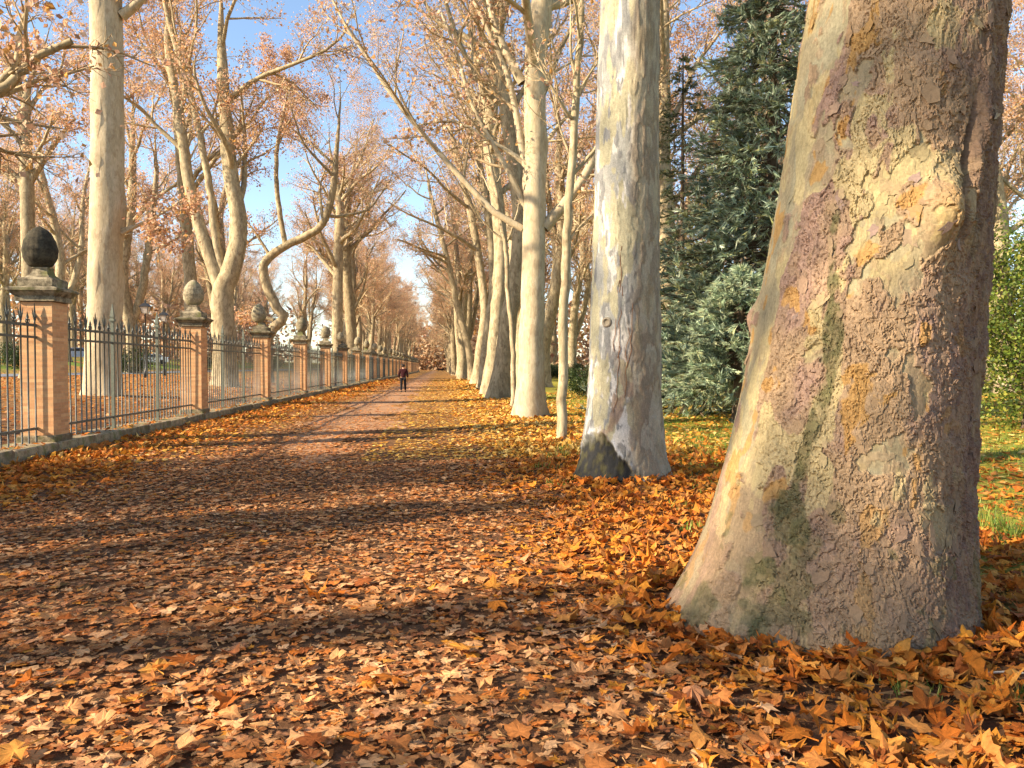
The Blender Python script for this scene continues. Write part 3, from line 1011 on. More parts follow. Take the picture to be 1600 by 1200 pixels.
def hero(name, label, d, stems_px, limbs_px=(), H=24, seed=1, base_px=None, **kw):
    """stems_px: list of (pixel path, (radii...)); the first path starts on the ground"""
    st = []
    base = None
    for q, (pp, rad) in enumerate(stems_px):
        P = path_at(pp, d)
        if q == 0:
            base = P[0].copy(); base[2] = float(gz(base[0], base[1])) - .05
            P[0] = base
        if kw.get('grow', True):
            P = lift(P, H, hr)
        st.append((rel(P, base), rad))
    lb = [(rel(path_at(pp, d), base), rad) for pp, rad in limbs_px]
    kw.pop('grow', None)
    ms = tree_meshes(name, seed, st, lb, **kw)
    r0 = stems_px[0][1][0]
    TRUNKS.append((base[0], base[1], r0 * 1.1))
    return place_tree(ms, label, base, name=kw.get('nm', 'plane_tree'))


# right row
hero('sapling', 'slender straight young plane tree between the pale mottled trunk and the next big one', 16.4,
     [([(878, 692), (880, 560), (884, 420), (888, 320), (895, 230), (901, 130), (907, 20), (908, -60)], (.105, .10, .085, .06, .02))],
     [([(886, 380), (905, 355), (922, 338), (935, 325)], (.03, .008)), ([(893, 250), (875, 200), (865, 150), (850, 90)], (.03, .008)), ([(900, 150), (925, 110), (955, 70), (985, 20)], (.03, .008))],
     H=12, seed=11, nl=9, l0=.42, limbL=(.14, .26), n2=6, n3=4, n4=3, leafper=.22, leaf=(.1, .16), flare=.1, sides=12)
hero('row3', 'tall cream plane tree with long limbs reaching left, third big trunk on the right', 24.0,
     [([(827, 655), (830, 560), (833, 440), (836, 300), (835, 180), (838, 80), (850, -20)], (.42, .36, .34, .31, .24, .12))],
     [([(817, 358), (770, 330), (717, 274), (680, 232), (657, 205), (612, 150), (579, 97), (549, 56), (520, 0)], (.115, .035)),
      ([(822, 262), (812, 210), (804, 165), (789, 105), (759, 41), (740, 0)], (.13, .06)),
      ([(822, 258), (800, 240), (774, 225), (725, 195), (690, 190), (650, 196)], (.09, .02)),
      ([(850, 356), (879, 322), (905, 289), (924, 255), (950, 200)], (.2, .09)),
      ([(816, 130), (790, 80), (770, 30), (760, -20)], (.16, .07)),
      ([(824, 330), (790, 260), (740, 170), (716, 90), (690, 20)], (.10, .04))],
     H=25, seed=12, nl=14, l0=.42, leafper=.9, sides=20, flare=.4, bark='smoothbark')
hero('row3b', 'very thin leaning plane sapling just left of the third big trunk', 29,
     [([(801, 640), (802, 570), (798, 500), (793, 455), (790, 390), (775, 300), (760, 220)], (.10, .09, .07, .04))], H=12, seed=13, nl=8, l0=.4, limbL=(.2, .35), n2=6, n3=5, n4=3, leafper=.5, flare=.1)
hero('row4', 'plane tree with wide flared foot, fourth big trunk on the right', 37.6,
     [([(779, 625), (786, 570), (795, 500), (806, 440), (812, 340), (800, 230), (785, 120)], (.46, .38, .35, .30, .14))], H=26, seed=14, leafper=1.1, flare=.5, sides=16)
hero('row5', 'darker thick plane tree, fifth big trunk on the right', 43.6,
     [([(763, 618), (770, 560), (776, 500), (781, 440), (780, 340), (765, 230)], (.42, .38, .36, .3, .14))], H=26, seed=15, leafper=1.2, flare=.2, sides=16)
hero('row6', 'slim shaded plane tree, sixth big trunk on the right', 53,
     [([(752, 609), (757, 560), (764, 500), (770, 440), (762, 330)], (.30, .27, .24, .1))], H=24, seed=16, leafper=1.2)
hero('row7', 'pale forked plane tree leaning over the path, seventh trunk on the right', 68,
     [([(745, 601), (750, 550), (757, 490), (752, 430), (735, 330), (715, 250)], (.46, .38, .34, .26, .12)), ([(752, 530), (765, 470), (772, 400), (775, 320)], (.3, .25, .1))], H=26, seed=17, leafper=1.4, flare=.5)
hero('row8', 'thin curved plane tree leaning left over the path, far down the right row', 84,
     [([(738, 596), (732, 545), (722, 505), (713, 472), (706, 435), (690, 370), (672, 300)], (.4, .36, .3, .24, .1))], H=24, seed=18, leafper=1.5)
# left row behind the railings
hero('left1', 'massive straight cream plane trunk behind the first railing bay', 30,
     [([(160, 618), (163, 520), (165, 380), (168, 240), (167, 100), (166, 0), (165, -80)], (.66, .62, .60, .58, .56, .5, .2))],
     [([(190, 25), (215, 5), (245, -30)], (.22, .1)), ([(190, 365), (215, 352), (245, 338), (285, 312)], (.09, .02)), ([(188, 360), (225, 350), (260, 365), (268, 378)], (.06, .015))],
     H=27, seed=21, nl=12, l0=.62, leafper=2.4, sides=28, flare=.16, bark='smoothbark')
hero('left2', 'plane tree forked into two tall pale stems behind the second railing bay', 45,
     [([(352, 600), (350, 520), (348, 455), (362, 420), (373, 360), (361, 270), (351, 170), (346, 70), (345, 0)], (.68, .64, .5, .42, .36, .3, .15)),
      ([(348, 462), (333, 415), (312, 355), (294, 280), (283, 200), (274, 140), (262, 60)], (.42, .36, .3, .26, .2, .1)),
      ([(352, 440), (338, 380), (330, 310), (318, 240), (306, 180)], (.24, .2, .18, .1))],
     [([(360, 280), (375, 250), (395, 225), (410, 200)], (.14, .05))],
     H=26, seed=22, nl=15, l0=.3, leafper=2.8, sides=18, flare=.3)
hero('left2b', 'plane stem with a dark rotten hole, left of the forked plane tree', 50,
     [([(299, 600), (299, 500), (296, 420), (290, 340), (284, 260), (277, 180), (262, 100), (245, 20)], (.42, .40, .38, .34, .28, .2))],
     H=24, seed=23, nl=12, l0=.45, leafper=3.0, sides=14)
hero('left3', 'crooked pale plane tree with a sharply bent stem behind the third railing bay', 56,
     [([(418, 592), (420, 525), (444, 497), (432, 480), (418, 450), (411, 425), (417, 405), (442, 386), (477, 370), (504, 350), (520, 300)], (.42, .38, .36, .33, .29, .27, .25, .23, .2, .16)),
      ([(446, 384), (438, 337), (432, 285), (434, 225), (447, 157), (453, 105)], (.2, .17, .14, .1))],
     [([(422, 400), (400, 365), (385, 345), (380, 335)], (.14, .04)), ([(428, 500), (395, 492), (370, 495)], (.16, .08))],
     H=22, seed=24, nl=14, l0=.5, leafper=3.0, sides=14, flare=.1)
hero('left4', 'left of two close straight plane trunks beyond the fifth brick pier', 86,
     [([(526, 590), (527, 520), (528, 420), (531, 340), (527, 290), (515, 230)], (.62, .58, .54, .44, .2))], H=27, seed=25, leafper=3.0)
hero('left5', 'right of two close straight plane trunks beyond the fifth brick pier', 90,
     [([(556, 590), (550, 530), (542, 420), (541, 350), (546, 300), (556, 240)], (.66, .6, .52, .42, .2))], H=27, seed=26, leafper=3.0)
hero('left0', 'spreading plane tree behind the nearest brick pier at the far left', 46,
     [([(47, 610), (46, 440), (43, 350), (42, 270), (40, 180), (45, 130), (62, 95)], (.46, .42, .4, .36, .24, .12))],
     [([(46, 285), (75, 240), (100, 205), (118, 185)], (.24, .08)), ([(42, 290), (20, 270), (-10, 245)], (.2, .07)), ([(44, 180), (30, 140), (15, 90)], (.2, .07))],
     H=22, seed=27, nl=12, l0=.5, leafper=2.8, sides=14)
# off to the left of the frame, one limb reaching in at the top left corner
hero('left_near', 'dark limbed plane tree off to the left reaching in at the top left corner', 14,
     [([(-420, 700), (-400, 520), (-390, 380), (-380, 200), (-370, 0)], (.5, .45, .4, .34, .15))],
     [([(-385, 300), (-200, 210), (-60, 165), (0, 145), (28, 115), (70, 78), (112, 64)], (.2, .06)), ([(-20, 150), (25, 100), (30, 50), (45, 10)], (.09, .03))],
     H=24, seed=28, nl=10, l0=.5, leafper=1.2, sides=14)

# ------------------------------------------------------------------ trees repeated down the avenue and through the park
VAR = []
for k in range(7):
    r = np.random.default_rng(600 + k)
    H = r.uniform(21, 27)
    P0 = np.array([[0, 0, -.1], [r.normal(0, .1), r.normal(0, .1), 3], [r.normal(0, .35), r.normal(0, .35), 7]])
    stems = [(lift(P0, H, r), [.52, .46, .40, .32, .22, .08])]
    if k % 2 == 0:
        z0 = r.uniform(2.5, 6); a = r.uniform(0, 6.28)
        p0 = np.array([P0[1][0] * .8, P0[1][1] * .8, z0])
        stems.append((lift([p0, p0 + np.array([math.cos(a) * 1.0, math.sin(a) * 1.0, 2.6]), p0 + np.array([math.cos(a) * 1.7, math.sin(a) * 1.7, 6])], H * .9, r), [.34, .3, .24, .16, .07]))
    VAR.append(tree_meshes('variant%d' % k, 700 + k, stems, nl=19, l0=.26, leafper=3.0, leaf=(.09, .17), sides=12))

ORD = ['first', 'second', 'third', 'fourth', 'fifth', 'sixth', 'seventh', 'eighth', 'ninth', 'tenth', 'eleventh', 'twelfth', 'thirteenth', 'fourteenth', 'fifteenth', 'sixteenth',
       'seventeenth', 'eighteenth', 'nineteenth', 'twentieth', '21st', '22nd', '23rd', '24th', '25th', '26th', '27th', '28th', '29th', '30th', '31st', '32nd', '33rd', '34th']


def put_var(x, y, label, group, s=None, k=None):
    k = int(hr.integers(0, len(VAR))) if k is None else k
    s = hr.uniform(.85, 1.15) if s is None else s
    TRUNKS.append((x, y, .55 * s))
    return place_tree(VAR[k], label, (x, y, float(gz(x, y))), hr.uniform(0, 6.28), s, group)


y = 98.0
while y < 330:
    put_var(2.8 + hr.normal(0, .35), y, 'distant pale plane tree far down the right hand row of the avenue', 'far trees of the right row')
    y += hr.uniform(8, 12)
y = 104.0
while y < 330:
    put_var(-13 + hr.normal(0, .6), y, 'distant pale plane tree in the row behind the far railings', 'far trees of the left row')
    y += hr.uniform(9, 14)
for x, y in ((-13.0, -6.5), (-25, -1.9)):
    put_var(x, y, 'plane tree beyond the railings outside the left edge, casting shade', 'trees outside the left edge', s=.95 if x > -20 else .75)
spots = []
rr = np.random.default_rng(77)
for row, (x, y0, y1, st) in enumerate(((-26, 150, 300, 22), (-64, 92, 300, 13), (-76, 104, 300, 14), (-90, 120, 300, 14), (-50, 170, 300, 20))):
    y = y0
    while y < y1:
        spots.append((x + rr.normal(0, 2), y + rr.normal(0, 2))); y += st
spots += [(-30, 78), (-27, 98), (-41, 88)]
for x, y in spots:
    put_var(x, y, 'slender russet plane tree in the park beyond the left railings', 'park trees beyond the railings', s=rr.uniform(1.0, 1.25))
spots = [(10.5, 62), (8.0, 84), (14.5, 96), (9, 118), (19, 74), (28, 90), (24, 120), (34, 64), (41, 48), (46, 66), (36, 104), (15, 140), (30, 150), (50, 110), (60, 80), (52, 40), (64, 52), (22, 104), (8, 150), (44, 135),
         (33, 43), (38, 53), (29, 46), (17, 58), (22, 50), (13, 47), (27, 62), (9, 100), (12, 128), (18, 118)]
for x, y in spots:
    put_var(x + rr.normal(0, 1), y + rr.normal(0, 1), 'russet leafed tree deep in the park to the right of the avenue', 'park trees on the right', s=rr.uniform(.9, 1.2))
for k in range(16):
    put_var(-34 + k * 4.4 + rr.normal(0, 1), rr.uniform(338, 372), 'hazy russet tree closing the far end of the avenue', 'trees closing the avenue', s=rr.uniform(.9, 1.2))


# ------------------------------------------------------------------ conifers, shrubs
def conifer(name, seed, H, Rb, z0, pal, whorls=44, per=9, droop=-.12, spray=.2, tuft=.2, dens=1.0, trunk_r=.28, power=.85):
    r = np.random.default_rng(seed)
    B = whorls * per
    zf = np.repeat(np.linspace(0, 1, whorls), per) + r.normal(0, .18 / whorls, B)
    zf = np.clip(zf, 0, 1)
    z = z0 + zf * (H - z0 - .3)
    wl = np.repeat(r.uniform(.8, 1.12, whorls), per)
    L = np.clip(Rb * (1 - zf) ** power * wl * r.uniform(.75, 1.1, B), .15, None)
    a = r.uniform(0, 6.2832, B)
    n = 6
    d = np.stack([np.cos(a), np.sin(a), r.normal(.05, .08, B)], -1)
    p = np.stack([0 * z, 0 * z, z], -1)
    pts = [p]
    for k in range(n - 1):
        d = nrm(d + np.array([0, 0, droop * (1.2 if k < 3 else -1.8)]) + r.normal(0, .05, d.shape))
        p = p + d * (L / (n - 1))[:, None]
        pts.append(p)
    P = np.stack(pts, 1)
    R = (.012 + L * .008)[:, None] * np.linspace(1, .25, n)[None]
    v1, f1 = tubes(P, R, 3)
    Ps, Rs = spawn(r, P, R, 7, .25, 1.0, (.2, .36), (35, 65), .6, 3, -.05, .1)
    v2, f2 = tubes(Ps, np.maximum(Rs, .005), 3)
    tw = mesh_np(name + '_branches', np.concatenate([v1, v2]), np.concatenate([f1, f2 + len(v1)]), mat=M['darkbark'])
    # needle sprays lying along the boughs
    PP = np.concatenate([resample_b(P, 4), resample_b(Ps, 4)])
    LL = np.concatenate([L, np.linalg.norm(np.diff(Ps, axis=1), axis=-1).sum(1)])
    par = np.concatenate([np.arange(B), np.repeat(np.arange(B), 7)])
    per_b = np.maximum(1, (LL / spray * 1.7 * dens)).astype(int)
    b = np.repeat(np.arange(len(PP)), per_b); nT = len(b)
    s = r.uniform(.2, 1.0, nT) ** .8 * 3
    i0 = np.clip(np.floor(s).astype(int), 0, 2); f = (s - i0)[:, None]
    c = PP[b, i0] * (1 - f) + PP[b, i0 + 1] * f
    t = nrm(PP[b, i0 + 1] - PP[b, i0])
    K = 6
    dirs = nrm(t[:, None] * r.uniform(.7, 1.3, (nT, K, 1)) + r.normal(0, .42, (nT, K, 3)) * np.array([1, 1, .55]) + np.array([0, 0, .05]))
    side = nrm(np.cross(dirs, r.normal(0, 1, (nT, K, 3))))
    ln = tuft * r.uniform(.6, 1.3, (nT, K, 1))
    c0 = c[:, None] + r.normal(0, .02, (nT, K, 3))
    wd = .085
    V = np.stack([c0 - side * ln * wd, c0 + side * ln * wd, c0 + dirs * ln], 2).reshape(-1, 3)
    F = np.arange(len(V)).reshape(-1, 3)
    tone = r.uniform(.62, 1.3, B)[par][b][:, None]
    tip = (.75 + .5 * (s / 3))[:, None]                      # young growth at the ends is paler
    col = pal[r.integers(0, len(pal), nT)] * r.uniform(.8, 1.2, (nT, 1)) * tone * tip
    C = np.repeat(col, K * 3, 0)
    lv = mesh_np(name + '_needles', V, F, col=C, mat=M['needle'])
    tk = MB().tube([(0, 0, -.15), (.02, 0, .6), (0, .02, H * .4), (0, 0, H)], [trunk_r * 1.25, trunk_r, trunk_r * .65, .03], 12).build(name + '_trunk', M['darkbark'], True, False)
    return tk, tw, lv


def resample_b(P, n):
    k = P.shape[1]
    s = np.linspace(0, k - 1, n); i = np.clip(np.floor(s).astype(int), 0, k - 2); f = (s - i)[None, :, None]
    return P[:, i] * (1 - f) + P[:, i + 1] * f


BLUE = np.array([[.21, .27, .18], [.27, .33, .23], [.15, .20, .12], [.34, .38, .27], [.24, .25, .11]])
LITE = np.array([[.26, .33, .20], [.33, .38, .24], [.19, .26, .15], [.38, .40, .22], [.24, .31, .22]])
DARK = np.array([[.055, .075, .03], [.08, .095, .035], [.04, .06, .025], [.11, .10, .04]])


def ground_at(px, d):
    p = at(px, 573, d); return np.array([p[0], p[1], float(gz(p[0], p[1]))])


def place_con(ms, label, p, rz=0, name='spruce_tree', s=1.0, group=None):
    t = thing(name, label, 'conifer', p, rz, group); t.scale = (s, s, s)
    link('trunk', ms[0], t); link('branches', ms[1], t, kind='stuff'); link('crown', ms[2], t, kind='stuff')
    TRUNKS.append((p[0], p[1], .3))
    return t


C1 = conifer('blue_spruce', 801, 18.5, 6.0, 1.1, BLUE, 36, 13, trunk_r=.3, droop=-.16, power=.85, dens=.85, spray=.22, tuft=.26)
C2 = conifer('small_cedar', 802, 4.8, 2.8, 1.45, LITE, 15, 13, spray=.16, tuft=.2, trunk_r=.24, power=.6, droop=-.15)
C3 = conifer('dark_conifer', 803, 17, 2.6, 3.0, DARK, 26, 7, trunk_r=.2, dens=.7, power=.5)
place_con(C1, 'tall blue green spruce behind the big flaking trunk', ground_at(1205, 26.5))
place_con(C2, 'low pale green conifer with dark bare trunk in front of the tall spruce', ground_at(1158, 22.5), 1.0, 'cedar_tree')
place_con(C2, 'second low pale conifer at the left foot of the tall spruce', ground_at(1082, 33), 3.0, 'cedar_tree', 1.1)
place_con(C3, 'thin dark conifer between the pale mottled trunk and the tall spruce', ground_at(1065, 38), 0, 'conifer_tree')
place_con(C3, 'dark conifer half hidden behind the tall spruce', ground_at(1150, 46), 2, 'conifer_tree', 1.25)


def shrub(name, seed, rx, ry, H, nleaf, pal, leaf=(.06, .13), stems=9, z0=.05, bumps=7, mat='green'):
    r = np.random.default_rng(seed)
    P = []
    for k in range(stems):
        a = r.uniform(0, 6.28); e = r.uniform(.3, 1)
        top = np.array([rx * .75 * math.cos(a) * e, ry * .75 * math.sin(a) * e, H * r.uniform(.6, .97)])
        P.append(resample(np.array([[r.normal(0, .12), r.normal(0, .12), -.1], top * np.array([.35, .35, .45]), top]), 7))
    P = np.stack(P); R = np.repeat(np.linspace(.035, .01, 7)[None], stems, 0) * (.6 + H * .15)
    P2, R2 = spawn(r, P, R, 9, .15, 1, (.25, .5), (30, 75), .6, 4, .04, .2)
    v1, f1 = tubes(P, R, 6); v2, f2 = tubes(P2, R2, 3)
    tw = mesh_np(name + '_stems', np.concatenate([v1, v2]), np.concatenate([f1, f2 + len(v1)]), smooth=True, mat=M['darkbark'])
    # leaf sprays gathered in clumps
    nc = 70
    cc = r.normal(0, 1, (nc, 3)); cc = nrm(cc) * (r.uniform(.25, 1, (nc, 1)) ** .5)
    cc = cc * np.array([rx * .82, ry * .82, H * .46]) + np.array([0, 0, H * .5])
    b = r.integers(0, nc, nleaf)
    off = r.normal(0, 1, (nleaf, 3)) * np.array([rx, ry, H * .5]) * .17
    c = cc[b] + off; c[:, 2] = np.maximum(c[:, 2], z0)
    sz = r.uniform(leaf[0], leaf[1], nleaf)[:, None]
    nz = nrm(r.normal(0, 1, (nleaf, 3)) + np.array([0, 0, .5])); a = nrm(np.cross(nz, r.normal(0, 1, (nleaf, 3)))); t = np.cross(nz, a)
    V = np.stack([c - a * sz * .5, c + t * sz * .3, c + a * sz * .55, c - t * sz * .3], 1).reshape(-1, 3)
    q = np.arange(nleaf)[:, None] * 4
    F = np.concatenate([q + np.array([[0, 1, 2]]), q + np.array([[0, 2, 3]])], 1).reshape(-1, 3)
    shade = r.uniform(.75, 1.25, nc)[b][:, None]
    col = pal[r.integers(0, len(pal), nleaf)] * r.uniform(.75, 1.25, (nleaf, 1)) * shade
    return tw, mesh_np(name + '_leaves', V, F, col=np.repeat(col, 4, 0), mat=M[mat])


YG = np.array([[.11, .155, .02], [.17, .205, .032], [.055, .095, .016], [.24, .235, .04], [.13, .175, .026]])
DG = np.array([[.035, .06, .018], [.055, .085, .025], [.025, .045, .014], [.08, .10, .03]])
S1 = shrub('yew', 901, 2.6, 2.4, 5.0, 24000, YG)
S2 = shrub('evergreen', 902, 1.6, 1.5, 1.7, 6000, DG)
S3 = shrub('tall_evergreen', 903, 3.4, 2.9, 16.5, 12000, DG, (.16, .30), 12, 4.5)


def place_shrub(ms, label, p, rz=0, s=1.0, name='shrub', group=None, cat='shrub'):
    t = thing(name, label, cat, p, rz, group); t.scale = (s, s, s)
    link('stems', ms[0], t); link('foliage', ms[1], t, kind='stuff')
    return t


place_shrub(S1, 'large yellow green shrub at the right edge behind the huge trunk', ground_at(1618, 20), 0.4, 1.05)
place_shrub(S2, 'dark green bush just left of the pale mottled trunk', ground_at(925, 42), 0, 1.05)
S2b = [(898, 96), (872, 110), (858, 105), (1040, 100), (1010, 92), (955, 115)]
for k, (px, d) in enumerate(S2b):
    place_shrub(S2, 'dark low shrub far off, ' + ['just left of the slender young plane tree', 'just right of the tall cream trunk', 'touching the right side of the tall cream trunk', 'rightmost, by the low pale conifer', 'right behind the pale mottled trunk', 'behind the left side of the pale mottled trunk'][k], ground_at(px, d), k, 1.2, group='shrubs along the far lawn edge')
for k, (px, d) in enumerate(((205, 75), (40, 66), (310, 100), (420, 120))):
    place_shrub(S2, ['dark green bush beside the white parked car', 'dark green bush at the left edge beyond the road', 'dark bush behind the second brick pier', 'dark bush behind the third railing bay'][k], ground_at(px, d), k, 1.5)
# dense evergreens outside the left edge: their shade lies across the avenue
for k, (x, y, s) in enumerate(((-24.5, 4.1, 1.0),)):
    t = place_shrub(S3, 'dense evergreen tree outside the left edge shading the avenue', (x, y, float(gz(x, y))), k * 2.0, s, 'evergreen_tree', 'evergreens outside the left edge', 'tree')
    tk = MB().tube([(0, 0, -.1), (.1, 0, 2), (0, .1, 6)], [.4, .32, .2], 10).build('evergreen_trunk', M['darkbark'], True, False)
    link('trunk', tk, t)

# far wood that closes the view: one mass of russet twigs and leaves with trunks in it
r = np.random.default_rng(99)
n = 30000
u = r.uniform(0, 1, n)
X = np.where(r.uniform(0, 1, n) < .2, r.uniform(-45, 45, n), r.uniform(-210, 210, n)); Y = np.where(np.abs(X) < 45, r.uniform(335, 385, n), np.where(r.uniform(0, 1, n) < .3, r.uniform(330, 380, n), 190 + .35 * np.abs(X) + r.uniform(0, 60, n)))
gap = (np.abs(X + 4) < 9 + 0 * X) & (Y < 320)
Hh = 17 + 6 * vnoise(X * .06, Y * .06, 9)
Z = gz(X, Y) + Hh * r.uniform(0, 1, n) ** .85
Z = np.where(r.uniform(0, 1, n) < .3, gz(X, Y) + 5 * r.uniform(0, 1, n), Z)
k = ~gap; X = X[k]; Y = Y[k]; Z = Z[k]; n = len(X)
c = np.stack([X, Y, Z], 1)
m1, m2, m3 = 17000, 9000, 7000
X2 = np.concatenate([r.uniform(6, 150, m1), r.uniform(-150, -45, m2), r.uniform(-32, 30, m3)])
Y2 = np.concatenate([110 + r.uniform(0, 60, m1), 150 + r.uniform(0, 80, m2), r.uniform(332, 380, m3)])
Z2 = gz(X2, Y2) + np.concatenate([12 * r.uniform(0, 1, m1), 12 * r.uniform(0, 1, m2), 15 * r.uniform(0, 1, m3)])
c = np.concatenate([c, np.stack([X2, Y2, Z2], 1)]); n = len(c)
sz = r.uniform(.7, 1.8, n)[:, None]
sz[-(m1 + m2 + m3):-m3] *= .7
nz = nrm(r.normal(0, 1, (n, 3))); a = nrm(np.cross(nz, r.normal(0, 1, (n, 3)))); t = np.cross(nz, a)
V = np.stack([c - a * sz * .6, c + t * sz * .35, c + a * sz * .6, c - t * sz * .35], 1).reshape(-1, 3)
q = np.arange(n)[:, None] * 4
F = np.concatenate([q + np.array([[0, 1, 2]]), q + np.array([[0, 2, 3]])], 1).reshape(-1, 3)
col = CANOPY[r.integers(0, len(CANOPY), n)] * r.uniform(.5, 1.0, (n, 1))
col[-m3:] = np.array([.80, .58, .36]) * r.uniform(.7, 1.1, (m3, 1))  # leaves at the avenue's end painted paler, as if sunlit
o = link('far_wood', mesh_np('far_wood', V, F, col=np.repeat(col, 4, 0), mat=M['canopy']), kind='stuff')
o['label'] = 'russet mass of far off trees closing the view'; o['category'] = 'woodland'

# ------------------------------------------------------------------ railings: brick piers, stone caps, iron bays, kerb
PX = -7.39; PH = .29; Y0 = 14.8; STEP = 8.74; NP = 27
r = np.random.default_rng(31)
mb = MB()
mb.box(-PH + .0012, PH - .0012, -PH + .0012, PH - .0012, .30, 2.78, (.56, .36, .22))
course = .0545; z = .335
BR = np.array([[.62, .345, .165], [.64, .37, .18], [.58, .305, .145], [.65, .395, .20], [.61, .335, .16], [.55, .29, .14]])
row = 0
while z + course < 2.80:
    for side in range(4):
        cuts = [-PH, -.005, PH] if row % 2 == 0 else [-PH, -.15, .14, PH]
        for a0, a1 in zip(cuts[:-1], cuts[1:]):
            c_ = BR[r.integers(0, len(BR))] * r.uniform(.88, 1.1)
            g = .0025; dp = r.uniform(0, .0005)
            a0_, a1_ = a0 + g, a1 - g
            if a0 == -PH: a0_ = a0 + .0015
            if a1 == PH: a1_ = a1 - .0015
            z0_, z1_ = z + g, z + course - g
            w0, w1 = PH - .012, PH + dp
            box = [(a0_, -w1), (a1_, -w1), (a1_, -w0), (a0_, -w0)]
            cs, sn = [(1, 0), (0, 1), (-1, 0), (0, -1)][side]
            Vb = [[x * cs - y * sn, x * sn + y * cs, zz] for zz in (z0_, z1_) for x, y in box]
            mb.add(Vb, [np.array([[4, 5, 6, 7], [0, 3, 2, 1], [0, 1, 5, 4], [1, 2, 6, 5], [3, 0, 4, 7]])], c_)
    z += course; row += 1
ME_shaft = mb.build('brick_shaft', M['brick'])
ME_plinth = MB().box(-.345, .345, -.345, .345, 0, .335, bev=.02, jit=.004, r=r).build('plinth', M['kerb'], False, False)
ME_cap = MB().square_loft(0, 0, [(.30, 2.795), (.345, 2.80), (.345, 2.90), (.36, 2.905), (.43, 2.985), (.445, 2.99), (.445, 3.035), (.40, 3.05), (.32, 3.07)]).build('cap', M['stone'], False, False)
ME_ped = MB().square_loft(0, 0, [(.30, 3.055), (.305, 3.20), (.285, 3.225), (.21, 3.25), (.15, 3.31), (.125, 3.40), (.135, 3.415), (.135, 3.44)]).build('pedestal', M['stone'], False, False)
egg0 = [(.10, 3.43), (.15, 3.445), (.20, 3.48), (.255, 3.56), (.288, 3.66), (.295, 3.75), (.282, 3.85), (.252, 3.95), (.21, 4.04), (.155, 4.115), (.09, 4.17), (.035, 4.20), (.008, 4.212)]
ez = np.linspace(3.43, 4.212, 26); egg = list(zip(np.interp(ez, [q[1] for q in egg0], [q[0] for q in egg0]), ez))
mbe = MB(); K = 60
V = []
for q, zz in egg:
    for k in range(K):
        a = k * 2 * math.pi / K
        w = 1 + .03 * math.cos(a * 10 + zz * 20) * math.cos(-a * 10 + zz * 20)
        V.append([q * w * math.cos(a), q * w * math.sin(a), zz])
i, j = np.meshgrid(np.arange(len(egg) - 1), np.arange(K), indexing='ij'); i = i.ravel(); j = j.ravel(); j2 = (j + 1) % K
mbe.add(V, [np.stack([i * K + j, i * K + j2, (i + 1) * K + j2, (i + 1) * K + j], 1), ((len(egg) - 1) * K + np.arange(K))[None]])
ME_egg = mbe.build('finial', M['finial'], True, False)
ME_egg_dark = ME_egg.copy(); ME_egg_dark.materials[0] = M['finial_dark']
for k in range(-1, NP):
    yc = Y0 + STEP * k + PH
    if k == -1:
        lab = 'brick pier outside the left edge with stone egg finial'
    elif k == 0:
        lab = 'nearest orange brick pier with blackened stone egg finial'
    else:
        lab = '%s orange brick pier with grey stone egg finial counted from the left' % ORD[k]
    t = thing('brick_pier', lab, 'pier', (PX, yc, 0), 0, 'brick piers of the railings')
    o = link('brick_shaft', ME_shaft, t, kind='stuff')
    link('plinth', ME_plinth, t); o = link('stone_cap', ME_cap, t)
    p = link('pedestal', ME_ped, t); p.rotation_euler = (0, 0, math.pi / 2 * (k % 4))
    e = link('egg_finial', ME_egg_dark if k <= 0 else ME_egg, t); e.rotation_euler = (hr.normal(0, .02), hr.normal(0, .02), hr.uniform(0, 6))

# iron bays
BR_ = .015


def bar_mesh(kind):
    mb = MB()
    if kind == 0:
        mb.tube([(0, 0, .22), (0, 0, 2.50)], BR_, 6)
        mb.tube([(0, 0, 2.50), (0, 0, 2.56), (0, 0, 2.76)], [BR_, .022, .003], 6)
        for s in (-1, 1):
            mb.tube([(0, 0, 2.40), (0, s * .025, 2.47), (0, s * .06, 2.56), (0, s * .085, 2.66)], [.014, .014, .012, .004], 5)
    else:
        mb.tube([(0, 0, .22), (0, 0, 2.46)], BR_, 6)
        mb.tube([(0, 0, 2.46), (0, 0, 2.50), (0, 0, 2.60)], [BR_, .024, .003], 6)
        for s in (-1, 1):
            mb.tube([(0, s * .008, 2.37), (0, s * .04, 2.40), (0, s * .068, 2.43), (0, s * .062, 2.465), (0, s * .035, 2.46), (0, s * .03, 2.44)], .010, 5)
    return mb


